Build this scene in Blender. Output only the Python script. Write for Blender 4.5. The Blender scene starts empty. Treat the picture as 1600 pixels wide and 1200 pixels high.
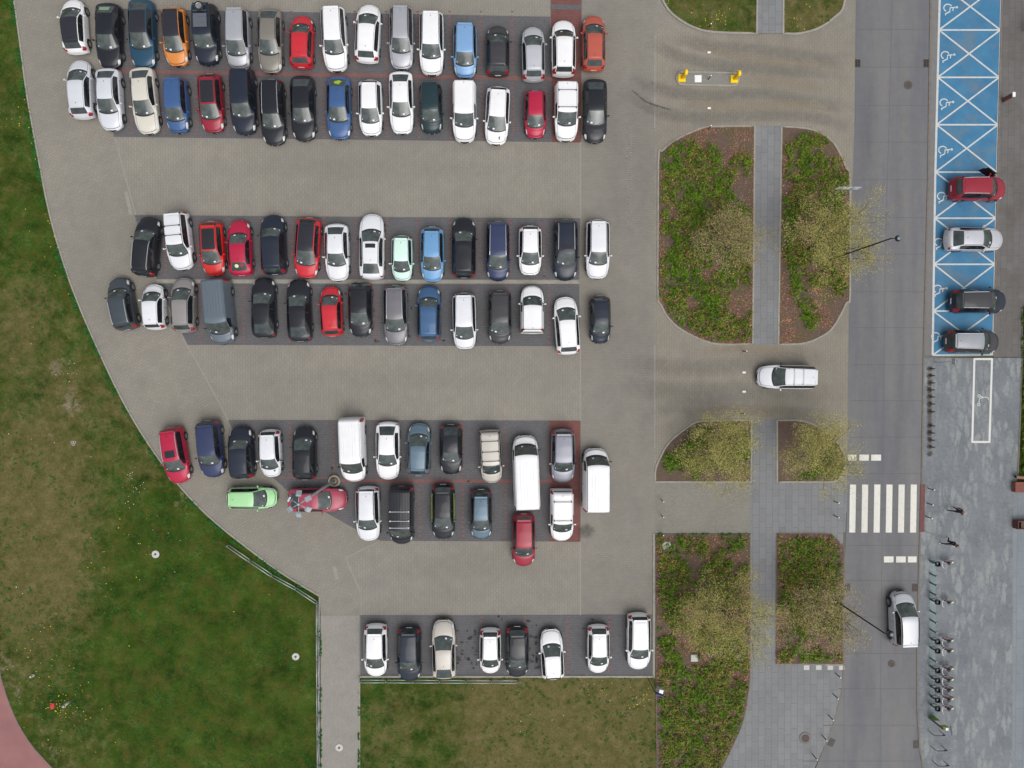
import bpy, bmesh, math, random
from mathutils import Vector, Matrix, noise
R = math.radians
scene = bpy.context.scene
col = scene.collection

# ------------------------------------------------------------------ camera
H = 53.3; FP = 1066.0
cam_d = bpy.data.cameras.new('camera'); cam = bpy.data.objects.new('camera', cam_d); col.objects.link(cam)
cam_d.sensor_width = 36.0; cam_d.lens = FP / 1600 * 36.0
cam_d.clip_start = 0.5; cam_d.clip_end = 1000
nad = Vector((775 - 800, 600 - 587, -FP)).normalized()
Q = nad.rotation_difference(Vector((0, 0, -1)))
cam.location = (0, 0, H); cam.rotation_mode = 'QUATERNION'; cam.rotation_quaternion = Q
scene.camera = cam
def G(px, py, z=0.0):
    d = Q @ Vector((px - 800, 600 - py, -FP))
    k = (z - H) / d.z
    return Vector((d.x * k, d.y * k, z))
def G2(px, py, z=0.0):
    v = G(px, py, z); return (v.x, v.y)

# ------------------------------------------------------------------ light
w = bpy.data.worlds.new('World'); scene.world = w; w.use_nodes = True
nt = w.node_tree; nt.nodes.clear()
sky = nt.nodes.new('ShaderNodeTexSky'); sky.sky_type = 'NISHITA'; sky.sun_disc = False
SUN_EL, SUN_AZ = R(62), R(150)
sky.sun_elevation = SUN_EL; sky.sun_rotation = SUN_AZ; sky.dust_density = 4.0; sky.air_density = 1.0
hs = nt.nodes.new('ShaderNodeHueSaturation'); hs.inputs['Saturation'].default_value = 0.22
bg = nt.nodes.new('ShaderNodeBackground'); bg.inputs['Strength'].default_value = 0.15
wo = nt.nodes.new('ShaderNodeOutputWorld')
nt.links.new(sky.outputs[0], hs.inputs['Color']); nt.links.new(hs.outputs[0], bg.inputs['Color']); nt.links.new(bg.outputs[0], wo.inputs[0])
sl = bpy.data.lights.new('sun', 'SUN'); sl.energy = 1.1; sl.angle = R(50); sl.color = (1.0, 0.97, 0.93)
sun = bpy.data.objects.new('sun', sl); col.objects.link(sun)
sdir = Vector((math.sin(SUN_AZ) * math.cos(SUN_EL), math.cos(SUN_AZ) * math.cos(SUN_EL), math.sin(SUN_EL)))
sun.rotation_euler = sdir.to_track_quat('Z', 'Y').to_euler()
scene.view_settings.view_transform = 'Standard'; scene.view_settings.look = 'None'
scene.view_settings.exposure = 0.0; scene.view_settings.gamma = 1.0

# ------------------------------------------------------------------ materials
def s2l(c): return c / 12.92 if c <= 0.04045 else ((c + 0.055) / 1.055) ** 2.4
def S(r, g, b, k=0.88): return tuple(s2l(v / 255.0) * k for v in (r, g, b))
MATS = {}
def newmat(name):
    m = bpy.data.materials.new(name); m.use_nodes = True
    n = m.node_tree; b = n.nodes['Principled BSDF']; MATS[name] = m
    return m, n, b
def mat(name, c, rough=0.6, metal=0.0, coat=0.0, vary=0.0, vscale=8.0, spec=0.5):
    if name in MATS: return MATS[name]
    m, n, b = newmat(name)
    b.inputs['Roughness'].default_value = rough; b.inputs['Metallic'].default_value = metal
    b.inputs['Coat Weight'].default_value = coat; b.inputs['Coat Roughness'].default_value = 0.06
    b.inputs['Specular IOR Level'].default_value = spec
    if vary > 0:
        tc = n.nodes.new('ShaderNodeTexCoord'); no = n.nodes.new('ShaderNodeTexNoise')
        no.inputs['Scale'].default_value = vscale; no.inputs['Detail'].default_value = 5
        cr = n.nodes.new('ShaderNodeValToRGB')
        cr.color_ramp.elements[0].position = .3; cr.color_ramp.elements[1].position = .7
        cr.color_ramp.elements[0].color = tuple(v * (1 - vary) for v in c) + (1,)
        cr.color_ramp.elements[1].color = tuple(min(1, v * (1 + vary)) for v in c) + (1,)
        n.links.new(tc.outputs['Object'], no.inputs['Vector']); n.links.new(no.outputs[0], cr.inputs[0])
        n.links.new(cr.outputs[0], b.inputs['Base Color'])
    else:
        b.inputs['Base Color'].default_value = tuple(c) + (1,)
    return m
def N(n, t, **kw):
    x = n.nodes.new(t)
    for k, v in kw.items():
        if k in x.inputs: x.inputs[k].default_value = v
        else: setattr(x, k, v)
    return x
def ramp(n, src, stops):
    cr = n.nodes.new('ShaderNodeValToRGB'); e = cr.color_ramp.elements
    while len(e) < len(stops): e.new(0.5)
    for i, (p, c) in enumerate(stops):
        e[i].position = p; e[i].color = (tuple(c) if hasattr(c, '__len__') else (c, c, c)) + (1,)
    n.links.new(src, cr.inputs[0]); return cr.outputs[0]
def mixc(n, fac, a, b, mode='MIX'):
    x = n.nodes.new('ShaderNodeMix'); x.data_type = 'RGBA'; x.blend_type = mode; x.clamp_factor = True
    for sock, v in ((x.inputs[0], fac), (x.inputs[6], a), (x.inputs[7], b)):
        if hasattr(v, 'is_linked'): n.links.new(v, sock)
        elif hasattr(v, '__len__'): sock.default_value = tuple(v) + (1,)
        else: sock.default_value = v
    return x.outputs[2]
def noi(n, vec, scale, detail=4, rough=0.55, dist=0.0):
    x = n.nodes.new('ShaderNodeTexNoise'); x.inputs['Scale'].default_value = scale
    x.inputs['Detail'].default_value = detail; x.inputs['Roughness'].default_value = rough; x.inputs['Distortion'].default_value = dist
    n.links.new(vec, x.inputs['Vector']); return x.outputs[0]
def coords(n, rot=0.0, sc=(1, 1, 1)):
    tc = n.nodes.new('ShaderNodeTexCoord'); mp = n.nodes.new('ShaderNodeMapping')
    mp.inputs['Rotation'].default_value = (0, 0, rot); mp.inputs['Scale'].default_value = sc
    n.links.new(tc.outputs['Object'], mp.inputs['Vector']); return mp.outputs[0]
def paver(name, c, rot, bw, rh, mortar=0.010, var=0.06, groove=0.72, big=0.12, dirt=None, rough=0.85):
    m, n, b = newmat(name); b.inputs['Roughness'].default_value = rough; b.inputs['Specular IOR Level'].default_value = .3
    v = coords(n, rot); o = coords(n)
    br = n.nodes.new('ShaderNodeTexBrick'); n.links.new(v, br.inputs['Vector'])
    br.inputs['Scale'].default_value = 1; br.inputs['Brick Width'].default_value = bw; br.inputs['Row Height'].default_value = rh
    br.inputs['Mortar Size'].default_value = mortar; br.inputs['Mortar Smooth'].default_value = 0.2
    br.inputs['Color1'].default_value = tuple(x * (1 - var) for x in c) + (1,)
    br.inputs['Color2'].default_value = tuple(x * (1 + var) for x in c) + (1,)
    br.inputs['Mortar'].default_value = tuple(x * groove for x in c) + (1,)
    big1 = ramp(n, noi(n, o, 0.09, 5), [(.3, 1 - big), (.7, 1 + big * .5)])
    mid = ramp(n, noi(n, o, 0.9, 5, .65), [(.3, .93), (.7, 1.05)])
    fine = ramp(n, noi(n, o, 14, 3, .7), [(.25, .86), (.75, 1.12)])
    x = mixc(n, 1.0, br.outputs[0], big1, 'MULTIPLY'); x = mixc(n, 1.0, x, mid, 'MULTIPLY'); x = mixc(n, 1.0, x, fine, 'MULTIPLY')
    if dirt:
        f = ramp(n, noi(n, o, 0.35, 6, .6), [(.52, 0.0), (.72, dirt[1])])
        x = mixc(n, f, x, dirt[0])
    n.links.new(x, b.inputs['Base Color'])
    bp = n.nodes.new('ShaderNodeBump'); bp.inputs['Strength'].default_value = .4; bp.inputs['Distance'].default_value = .01
    n.links.new(br.outputs['Fac'], bp.inputs['Height']); bp.invert = True; n.links.new(bp.outputs[0], b.inputs['Normal'])
    return m

# ------------------------------------------------------------------ object helpers
def link(o, parent=None):
    col.objects.link(o)
    if parent is not None: o.parent = parent
    return o
def mesh_obj(name, verts, faces, mats, parent=None, fm=None, smooth=False):
    me = bpy.data.meshes.new(name); me.from_pydata([tuple(v) for v in verts], [], faces)
    if not isinstance(mats, (list, tuple)): mats = [mats]
    for m in mats: me.materials.append(m)
    if fm:
        me.polygons.foreach_set('material_index', fm)
    if smooth: me.polygons.foreach_set('use_smooth', [True] * len(me.polygons))
    me.update()
    return link(bpy.data.objects.new(name, me), parent)
def empty(name, loc=(0, 0, 0), rz=0.0):
    o = bpy.data.objects.new(name, None); o.location = loc; o.rotation_euler = (0, 0, rz); o.empty_display_size = .3
    return link(o)
def tag(o, label, cat, group=None):
    o['label'] = label; o['category'] = cat
    if group: o['group'] = group
    return o
def struct(o): o['kind'] = 'structure'; return o
def stuff(o, label=None, cat=None):
    o['kind'] = 'stuff'
    if label: o['label'] = label
    if cat: o['category'] = cat
    return o
class MB:
    def __init__(s): s.v = []; s.f = []; s.m = []
    def add(s, vs, fs, mi=0):
        b = len(s.v); s.v += [tuple(x) for x in vs]
        for f in fs: s.f.append([b + i for i in f]); s.m.append(mi)
    def box(s, c, d, mi=0, rot=None, top=1.0):
        vs = []
        for z in (-.5, .5):
            for x, y in ((-.5, -.5), (.5, -.5), (.5, .5), (-.5, .5)):
                k = top if z > 0 else 1
                p = Vector((x * d[0] * k, y * d[1] * k, z * d[2]))
                if rot is not None: p = rot @ p
                vs.append(p + Vector(c))
        s.add(vs, [(3, 2, 1, 0), (4, 5, 6, 7), (0, 1, 5, 4), (1, 2, 6, 5), (2, 3, 7, 6), (3, 0, 4, 7)], mi)
    def tube(s, pts, r, seg=8, mi=0, r2=None, cap=True):
        pts = [Vector(p) for p in pts]; n = len(pts); vs = []
        for i, p in enumerate(pts):
            d = (pts[min(i + 1, n - 1)] - pts[max(i - 1, 0)]).normalized()
            a = d.cross(Vector((0, 0, 1)));
            if a.length < .05: a = d.cross(Vector((1, 0, 0)))
            a.normalize(); b = d.cross(a)
            rr = r if r2 is None else r + (r2 - r) * i / (n - 1)
            for k in range(seg):
                t = 2 * math.pi * k / seg; vs.append(p + a * math.cos(t) * rr + b * math.sin(t) * rr)
        fs = [(i * seg + k, i * seg + (k + 1) % seg, (i + 1) * seg + (k + 1) % seg, (i + 1) * seg + k) for i in range(n - 1) for k in range(seg)]
        if cap: fs += [tuple(range(seg))[::-1], tuple((n - 1) * seg + k for k in range(seg))]
        s.add(vs, fs, mi)
    def cyl(s, c, r, h, seg=20, mi=0, r2=None, axis='Z'):
        c = Vector(c); d = {'Z': Vector((0, 0, h)), 'X': Vector((h, 0, 0)), 'Y': Vector((0, h, 0))}[axis]
        s.tube([c, c + d], r, seg, mi, r2)
    def lathe(s, prof, c=(0, 0, 0), seg=24, mi=0, axis='Z'):
        vs = []; n = len(prof); c = Vector(c)
        for r_, z in prof:
            for k in range(seg):
                t = 2 * math.pi * k / seg
                p = Vector((r_ * math.cos(t), r_ * math.sin(t), z))
                if axis == 'X': p = Vector((z, p.x, p.y))
                vs.append(p + c)
        s.add(vs, [(i * seg + k, i * seg + (k + 1) % seg, (i + 1) * seg + (k + 1) % seg, (i + 1) * seg + k) for i in range(n - 1) for k in range(seg)], mi)
    def torus(s, c, R_, r, seg=20, ss=6, mi=0, ax='Y', a0=0, a1=360):
        full = (a1 - a0) >= 360; n = seg + (0 if full else 1); vs = []; c = Vector(c)
        for i in range(n):
            t = R(a0 + (a1 - a0) * i / seg)
            for k in range(ss):
                u = 2 * math.pi * k / ss; q = R_ + r * math.cos(u); p = (q * math.cos(t), r * math.sin(u), q * math.sin(t))
                if ax == 'Z': p = (p[0], p[2], p[1])
                if ax == 'X': p = (p[1], p[0], p[2])
                vs.append(Vector(p) + c)
        fs = []
        for i in range(seg):
            j = (i + 1) % n if full else i + 1
            for k in range(ss): fs.append((i * ss + k, i * ss + (k + 1) % ss, j * ss + (k + 1) % ss, j * ss + k))
        s.add(vs, fs, mi)
    def build(s, name, mats, parent=None, smooth=False):
        return mesh_obj(name, s.v, s.f, mats, parent, s.m, smooth)
def catmull(pts, k=6, closed=False):
    out = []; n = len(pts)
    rng = range(n) if closed else range(n - 1)
    for i in rng:
        if closed: p = [pts[(i + j) % n] for j in (-1, 0, 1, 2)]
        else: p = [pts[max(0, min(n - 1, i + j))] for j in (-1, 0, 1, 2)]
        for q in range(k):
            t = q / k
            out.append(tuple(0.5 * ((2 * p[1][a]) + (-p[0][a] + p[2][a]) * t + (2 * p[0][a] - 5 * p[1][a] + 4 * p[2][a] - p[3][a]) * t * t + (-p[0][a] + 3 * p[1][a] - 3 * p[2][a] + p[3][a]) * t ** 3) for a in (0, 1)))
    if not closed: out.append(tuple(pts[-1][:2]))
    return out
def sheet(name, poly_px, z, m, px=True, skirt=0.0):
    P = [G2(x, y) for x, y in poly_px] if px else poly_px
    bm = bmesh.new(); vs = [bm.verts.new((x, y, z)) for x, y in P]; f = bm.faces.new(vs); f.normal_update()
    if f.normal.z < 0: f.normal_flip()
    if skirt:
        lo = [bm.verts.new((x, y, z - skirt)) for x, y in P]; n = len(P)
        for i in range(n):
            j = (i + 1) % n; bm.faces.new((vs[i], vs[j], lo[j], lo[i]))
    bmesh.ops.triangulate(bm, faces=[f])
    me = bpy.data.meshes.new(name); bm.to_mesh(me); bm.free(); me.materials.append(m)
    return link(bpy.data.objects.new(name, me))
def ribbon(mb, P, wid, z0, z1, closed=False, side=0, mi=0):
    """kerb: box strip along a ground polyline; side 0 centred"""
    n = len(P); L = []; Rr = []
    for i in range(n):
        a = Vector(P[(i - 1) % n] if closed else P[max(0, i - 1)]); b = Vector(P[(i + 1) % n] if closed else P[min(n - 1, i + 1)])
        d = (b - a)
        if d.length < 1e-6: d = Vector((1, 0))
        d.normalize(); nn = Vector((-d.y, d.x)); c = Vector(P[i])
        o = side * wid / 2
        L.append(c + nn * (wid / 2 + o)); Rr.append(c + nn * (-wid / 2 + o))
    vs = []
    for i in range(n):
        vs += [(L[i].x, L[i].y, z0), (L[i].x, L[i].y, z1), (Rr[i].x, Rr[i].y, z1), (Rr[i].x, Rr[i].y, z0)]
    fs = []
    for i in range(n if closed else n - 1):
        j = (i + 1) % n
        for k in range(3): fs.append((i * 4 + k, i * 4 + k + 1, j * 4 + k + 1, j * 4 + k))
    mb.add(vs, fs, mi)
def inpoly(x, y, P):
    c = False; n = len(P); j = n - 1
    for i in range(n):
        xi, yi = P[i]; xj, yj = P[j]
        if (yi > y) != (yj > y) and x < (xj - xi) * (y - yi) / (yj - yi) + xi: c = not c
        j = i
    return c
def edist(x, y, P):
    m = 1e9; n = len(P)
    for i in range(n):
        a = P[i]; b = P[(i + 1) % n]; dx, dy = b[0] - a[0], b[1] - a[1]; q = dx * dx + dy * dy
        t = 0 if q == 0 else max(0, min(1, ((x - a[0]) * dx + (y - a[1]) * dy) / q))
        m = min(m, math.hypot(x - a[0] - t * dx, y - a[1] - t * dy))
    return m

# ------------------------------------------------------------------ ground materials
BEIGE = S(143, 137, 128)
m_pav_v = paver('paver_aisle', S(148, 143, 133), R(90), .4, .2, .014, var=.035, groove=.78, dirt=(S(128, 125, 121), .4))
m_pav_h = paver('paver_cross', S(144, 139, 130), 0, .3, .14, .012, var=.035, groove=.76, dirt=(S(122, 119, 116), .4))
m_pav_d = paver('paver_curve', S(146, 141, 131), R(-32), .4, .2, .014, var=.035, groove=.76, dirt=(S(120, 117, 112), .4))
m_pav_e = paver('paver_entry', S(146, 140, 128), R(90), .4, .2, .014, var=.035, groove=.78, dirt=(S(118, 115, 111), .5))
m_pav_l = paver('paver_path', S(152, 148, 141), R(90), .2, .1, .006, groove=.85, big=.06)
m_bay = paver('paver_bay', S(108, 107, 109), 0, .2, .13, .014, var=.08, groove=.70, big=.1, dirt=(S(90, 89, 90), .4))
m_red = paver('paver_red', S(128, 86, 82), 0, .2, .12, .012, var=.1, groove=.7, dirt=(S(105, 85, 82), .6))
m_slab = paver('slab', S(132, 133, 134), R(90), 1.0, .52, .014, var=.06, groove=.66, big=.06)
m_slabd = paver('slab_dark', S(112, 109, 107), R(90), 1.0, .5, .014, var=.06, groove=.7, big=.14, dirt=(S(92, 86, 80), .7))
m_slabl = paver('slab_pale', S(134, 141, 146), R(90), 1.4, .62, .016, var=.05, groove=.75, big=.08)
m_kerb = mat('kerb', S(156, 152, 142), .85, vary=.12, vscale=3)
m_kerbd = mat('kerb_dark', S(120, 112, 104), .85, vary=.15, vscale=3)
m_conc = mat('concrete_pale', S(196, 196, 188), .85, vary=.1, vscale=6)
m_redb = mat('red_brick', S(132, 92, 88), .85, vary=.12, vscale=5)

def road_mat():
    m, n, b = newmat('road_concrete'); b.inputs['Roughness'].default_value = .8; b.inputs['Specular IOR Level'].default_value = .3
    o = coords(n); st = coords(n, 0, (1, .12, 1))
    base = ramp(n, noi(n, st, .55, 4), [(.32, S(108, 109, 114)), (.5, S(118, 118, 120)), (.7, S(128, 126, 124))])
    f = ramp(n, noi(n, o, 22, 3, .8), [(.25, .88), (.75, 1.1)])
    g = ramp(n, noi(n, o, 1.4, 6, .7), [(.3, .93), (.7, 1.05)])
    x = mixc(n, 1, base, f, 'MULTIPLY'); x = mixc(n, 1, x, g, 'MULTIPLY'); n.links.new(x, b.inputs['Base Color']); return m
m_road = road_mat()
def plaza_mat():
    m, n, b = newmat('plaza_paver'); b.inputs['Roughness'].default_value = .75; b.inputs['Specular IOR Level'].default_value = .35
    o = coords(n); st = coords(n, 0, (1, .30, 1))
    br = n.nodes.new('ShaderNodeTexBrick'); v = coords(n, 0); n.links.new(v, br.inputs['Vector'])
    br.inputs['Scale'].default_value = 1; br.inputs['Brick Width'].default_value = .2; br.inputs['Row Height'].default_value = .1
    br.inputs['Mortar Size'].default_value = .008
    br.inputs['Color1'].default_value = (.92, .92, .92, 1); br.inputs['Color2'].default_value = (1.06, 1.06, 1.06, 1); br.inputs['Mortar'].default_value = (.78, .78, .78, 1)
    wob = n.nodes.new('ShaderNodeTexNoise'); wob.inputs['Scale'].default_value = 4.5; wob.inputs['Detail'].default_value = 5; n.links.new(st, wob.inputs['Vector'])
    va = N(n, 'ShaderNodeVectorMath', operation='MULTIPLY_ADD'); n.links.new(wob.outputs['Color'], va.inputs[0]); va.inputs[1].default_value = (.5, .35, 0); n.links.new(st, va.inputs[2])
    vo = n.nodes.new('ShaderNodeTexVoronoi'); vo.inputs['Scale'].default_value = 2.1; vo.feature = 'F1'; n.links.new(va.outputs[0], vo.inputs['Vector'])
    sep = n.nodes.new('ShaderNodeSeparateColor'); n.links.new(vo.outputs['Color'], sep.inputs[0])
    edge_ = n.nodes.new('ShaderNodeTexVoronoi'); edge_.inputs['Scale'].default_value = 2.1; edge_.feature = 'DISTANCE_TO_EDGE'; n.links.new(va.outputs[0], edge_.inputs['Vector'])
    low = noi(n, o, .22, 4, .6)
    pale = ramp(n, sep.outputs[0], [(.2, 0.0), (.55, 1.0)]); ins = ramp(n, edge_.outputs[0], [(.02, 0.0), (.2, .9)]); lo_ = ramp(n, low, [(.38, .2), (.52, 1.0)])
    f = mixc(n, 1, mixc(n, 1, pale, ins, 'MULTIPLY'), lo_, 'MULTIPLY')
    base = ramp(n, noi(n, o, .5, 6, .65), [(.3, S(110, 116, 122)), (.7, S(130, 135, 138))])
    x = mixc(n, f, base, S(148, 151, 151))
    spots = ramp(n, noi(n, o, 5.5, 8, .92), [(.34, .74), (.5, 1.0), (.66, 1.2)])
    x = mixc(n, 1, x, br.outputs[0], 'MULTIPLY'); x = mixc(n, 1, x, spots, 'MULTIPLY')
    n.links.new(x, b.inputs['Base Color']); return m
m_plaza = plaza_mat()
def blue_mat():
    m, n, b = newmat('blue_bay_paint'); b.inputs['Roughness'].default_value = .7
    o = coords(n)
    c = ramp(n, noi(n, o, .8, 5), [(.3, S(50, 112, 152)), (.7, S(66, 130, 168))])
    f = ramp(n, noi(n, o, .55, 6, .65), [(.5, 0.0), (.7, .7)])
    x = mixc(n, f, c, S(112, 122, 128)); g = ramp(n, noi(n, o, 18, 3, .8), [(.25, .86), (.75, 1.1)])
    x = mixc(n, 1, x, g, 'MULTIPLY'); n.links.new(x, b.inputs['Base Color']); return m
m_blue = blue_mat()
def line_mat(name, c, wear):
    m, n, b = newmat(name); b.inputs['Roughness'].default_value = .7
    o = coords(n); f = ramp(n, noi(n, o, 3.5, 6, .75), [(.5, 0.0), (.78, wear)])
    x = mixc(n, f, c, S(130, 134, 136)); n.links.new(x, b.inputs['Base Color']); return m
m_line = line_mat('white_line', S(205, 207, 205), .6)
m_zeb = line_mat('zebra_white', S(226, 224, 214), .35)

def grass_mat():
    m, n, b = newmat('grass'); b.inputs['Roughness'].default_value = .95; b.inputs['Specular IOR Level'].default_value = .1
    o = coords(n)
    at = n.nodes.new('ShaderNodeAttribute'); at.attribute_name = 'dry'
    green = ramp(n, noi(n, o, .45, 8, .68), [(.3, S(36, 54, 17)), (.42, S(48, 70, 19)), (.52, S(61, 82, 25)), (.6, S(70, 92, 34)), (.72, S(96, 106, 48))])
    teal = ramp(n, noi(n, o, 1.1, 6, .75, .4), [(.54, 0.0), (.66, .5)]); green = mixc(n, teal, green, S(50, 84, 34))
    brown = ramp(n, noi(n, coords(n, .5), .7, 7, .75, .3), [(.46, 0.0), (.66, .75)]); green = mixc(n, brown, green, S(90, 86, 40))
    dry = ramp(n, noi(n, o, 1.0, 8, .72), [(.3, S(80, 84, 42)), (.45, S(102, 96, 58)), (.6, S(118, 107, 72)), (.75, S(138, 122, 94))])
    bare = ramp(n, noi(n, o, 2.5, 5, .7), [(.3, S(112, 100, 82)), (.7, S(150, 138, 116))])
    nz = noi(n, o, .9, 10, .78)
    ma = N(n, 'ShaderNodeMath', operation='MULTIPLY_ADD'); n.links.new(nz, ma.inputs[0]); ma.inputs[1].default_value = 3.4; ma.inputs[2].default_value = -1.7
    ad = N(n, 'ShaderNodeMath', operation='ADD'); n.links.new(at.outputs['Fac'], ad.inputs[0]); n.links.new(ma.outputs[0], ad.inputs[1])
    x = mixc(n, ramp(n, ad.outputs[0], [(.1, 0.0), (1.1, .9)]), green, dry)
    at2 = n.nodes.new('ShaderNodeAttribute'); at2.attribute_name = 'bare'
    ad2 = N(n, 'ShaderNodeMath', operation='ADD'); n.links.new(at2.outputs['Fac'], ad2.inputs[0]); n.links.new(ma.outputs[0], ad2.inputs[1])
    x = mixc(n, ramp(n, ad2.outputs[0], [(.65, 0.0), (1.3, .85)]), x, bare)
    g = ramp(n, noi(n, o, 6, 8, .9), [(.32, .66), (.5, 1.0), (.68, 1.4)]); x = mixc(n, 1, x, g, 'MULTIPLY')
    n.links.new(x, b.inputs['Base Color'])
    bp = n.nodes.new('ShaderNodeBump'); bp.inputs['Strength'].default_value = .9; bp.inputs['Distance'].default_value = .08
    n.links.new(noi(n, o, 6, 8, .85), bp.inputs['Height']); n.links.new(bp.outputs[0], b.inputs['Normal']); return m
m_grass = grass_mat()
def soil_mat():
    m, n, b = newmat('mulch'); b.inputs['Roughness'].default_value = .95; b.inputs['Specular IOR Level'].default_value = .1
    o = coords(n)
    x = ramp(n, noi(n, o, .6, 7, .7), [(.3, S(96, 80, 72)), (.5, S(108, 92, 82)), (.62, S(100, 92, 66)), (.75, S(84, 90, 48))])
    g = ramp(n, noi(n, o, 10, 6, .85), [(.28, .6), (.5, 1.0), (.72, 1.45)])
    x = mixc(n, 1, x, g, 'MULTIPLY'); n.links.new(x, b.inputs['Base Color'])
    bp = n.nodes.new('ShaderNodeBump'); bp.inputs['Strength'].default_value = .8; bp.inputs['Distance'].default_value = .05
    n.links.new(noi(n, o, 8, 6, .8), bp.inputs['Height']); n.links.new(bp.outputs[0], b.inputs['Normal']); return m
m_soil = soil_mat()
def track_mat():
    m, n, b = newmat('running_track'); b.inputs['Roughness'].default_value = .85
    o = coords(n); x = ramp(n, noi(n, o, .5, 5), [(.3, S(142, 98, 98)), (.7, S(158, 112, 108))])
    g = ramp(n, noi(n, o, 16, 3, .8), [(.25, .9), (.75, 1.1)]); x = mixc(n, 1, x, g, 'MULTIPLY'); n.links.new(x, b.inputs['Base Color']); return m
def stain_mat(name, c):
    m, n, b = newmat(name); b.inputs['Roughness'].default_value = .8; b.inputs['Specular IOR Level'].default_value = .2
    b.inputs['Base Color'].default_value = tuple(c) + (1,)
    at = n.nodes.new('ShaderNodeAttribute'); at.attribute_name = 'amount'
    o = coords(n); f = ramp(n, noi(n, o, 3, 5, .7), [(.3, .35), (.65, .9)])
    mu = N(n, 'ShaderNodeMath', operation='MULTIPLY'); n.links.new(at.outputs['Fac'], mu.inputs[0]); n.links.new(f, mu.inputs[1])
    n.links.new(mu.outputs[0], b.inputs['Alpha']); return m
m_tyremark = stain_mat('tyre_dirt', S(84, 83, 84)); m_oil = stain_mat('oil_stain', S(50, 50, 50)); m_rust = stain_mat('rust_stain', S(74, 54, 32))
m_sand = stain_mat('sand_dust', S(168, 152, 128))

# ------------------------------------------------------------------ ground sheet
def axis(lo, hi, step, far):
    a = [-far, -far * .5, lo - 20, lo - 6]; x = lo
    while x <= hi: a.append(x); x += step
    return a + [hi + 6, hi + 20, far * .5, far]
xs = axis(-42, 44, .75, 300); ys = axis(-33, 33, .75, 300)
DRY = [(60, 800, 75, .95), (100, 880, 60, .7), (115, 600, 35, .7), (45, 470, 35, .7), (25, 540, 40, .6), (50, 700, 60, .7), (60, 950, 70, .8), (130, 1150, 50, .45), (40, 1060, 30, .3), (150, 490, 25, .35), (235, 720, 30, .5), (195, 640, 30, .45),
       (900, 1110, 100, .95), (800, 1160, 90, .8), (610, 1150, 40, .7), (960, 1140, 70, .9), (860, 1190, 90, .8), (880, 1080, 60, .5), (1110, 20, 60, .5), (1260, 20, 50, .7), (340, 1010, 30, .3), (620, 1100, 25, .4)]
GREEN = [(170, 880, 40, .5), (230, 1000, 120, .6), (400, 1000, 110, .6), (100, 380, 60, .4), (240, 820, 50, .4), (650, 1100, 50, .5), (690, 1180, 40, .5), (1010, 1150, 22, .9), (360, 1150, 120, .4), (1000, 1080, 20, .4)]
BARE = [(110, 630, 16, .95), (95, 575, 20, .7), (40, 455, 14, .5), (60, 520, 14, .4), (140, 545, 12, .6), (205, 650, 14, .7), (240, 700, 14, .8), (290, 780, 18, .8), (270, 740, 12, .7), (0, 1040, 22, .8), (28, 1085, 12, .8), (50, 1130, 12, .7),
        (75, 1170, 14, .8), (100, 1195, 14, .6), (975, 1110, 12, .5), (650, 1175, 12, .3), (0, 870, 16, .6), (350, 1020, 8, .5), (355, 985, 10, .4), (395, 1035, 8, .5), (130, 680, 12, .5), (200, 560, 10, .4)]
def field(px, py, L): return sum(a * math.exp(-((px - x) ** 2 + (py - y) ** 2) / (2 * r * r)) for x, y, r, a in L)
gv = []; gd = []; gb = []
for y in ys:
    for x in xs:
        gv.append((x, y, -0.02)); px = 800 + (x + .0) * 20 - 25 * 0 ; 
        # approximate picture position of this ground point, only used to look up where the lawn is dry
        loc = Q.inverted() @ (Vector((x, y, 0)) - Vector((0, 0, H))); px = 800 + FP * loc.x / -loc.z; py = 600 - FP * loc.y / -loc.z
        gd.append(max(-.3, min(1.1, .14 + field(px, py, DRY) * .85 - field(px, py, GREEN) * .7)))
        gb.append(min(1.1, field(px, py, BARE) * 1.1))
nx = len(xs)
gf = [(j * nx + i, j * nx + i + 1, (j + 1) * nx + i + 1, (j + 1) * nx + i) for j in range(len(ys) - 1) for i in range(nx - 1)]
ground = mesh_obj('ground', gv, gf, m_grass); struct(ground)
for nm, vals in (('dry', gd), ('bare', gb)):
    a = ground.data.attributes.new(nm, 'FLOAT', 'POINT'); a.data.foreach_set('value', vals)

# ------------------------------------------------------------------ paving
edge = catmull([(10, -60), (22, 0), (32, 70), (42, 145), (58, 235), (78, 335), (102, 418), (127, 485), (156, 551), (190, 622), (230, 690), (279, 757), (330, 810), (383, 853), (440, 895), (499, 931)], 4)
struct(sheet('parking_lot_paving', edge + [(501, 960), (501, 1300), (561, 1300), (561, 1056), (1021, 1056), (1021, 833), (1172, 833), (1172, 800), (1330, 800), (1340, -60)], 0.0, m_pav_d))
struct(sheet('parking_aisle', [(176, 213), (905, 222), (905, -60), (140, -60), (155, 13)] [0:0] + [(178, 214), (907, 222), (907, 341), (210, 336)], .004, m_pav_v))
struct(sheet('parking_aisle', [(292, 539), (907, 541), (907, 657), (356, 656), (330, 600)], .004, m_pav_v))
struct(sheet('parking_aisle', [(595, 845), (907, 846), (907, 961), (563, 961), (563, 925), (540, 870)], .004, m_pav_v))
struct(sheet('parking_aisle', [(150, -60), (860, -60), (860, 26), (152, 13)], .004, m_pav_v))
struct(sheet('cross_aisle', [(907, -60), (1023, -60), (1023, 960), (907, 960)], .004, m_pav_h))
struct(sheet('entry_road', [(1023, 45), (1337, 45), (1328, 300), (1325, 560), (1324, 760), (1023, 755)], .004, m_pav_e))
struct(sheet('footpath', [(501, 962), (561, 962), (561, 1300), (501, 1300)], .004, m_pav_l))
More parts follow.
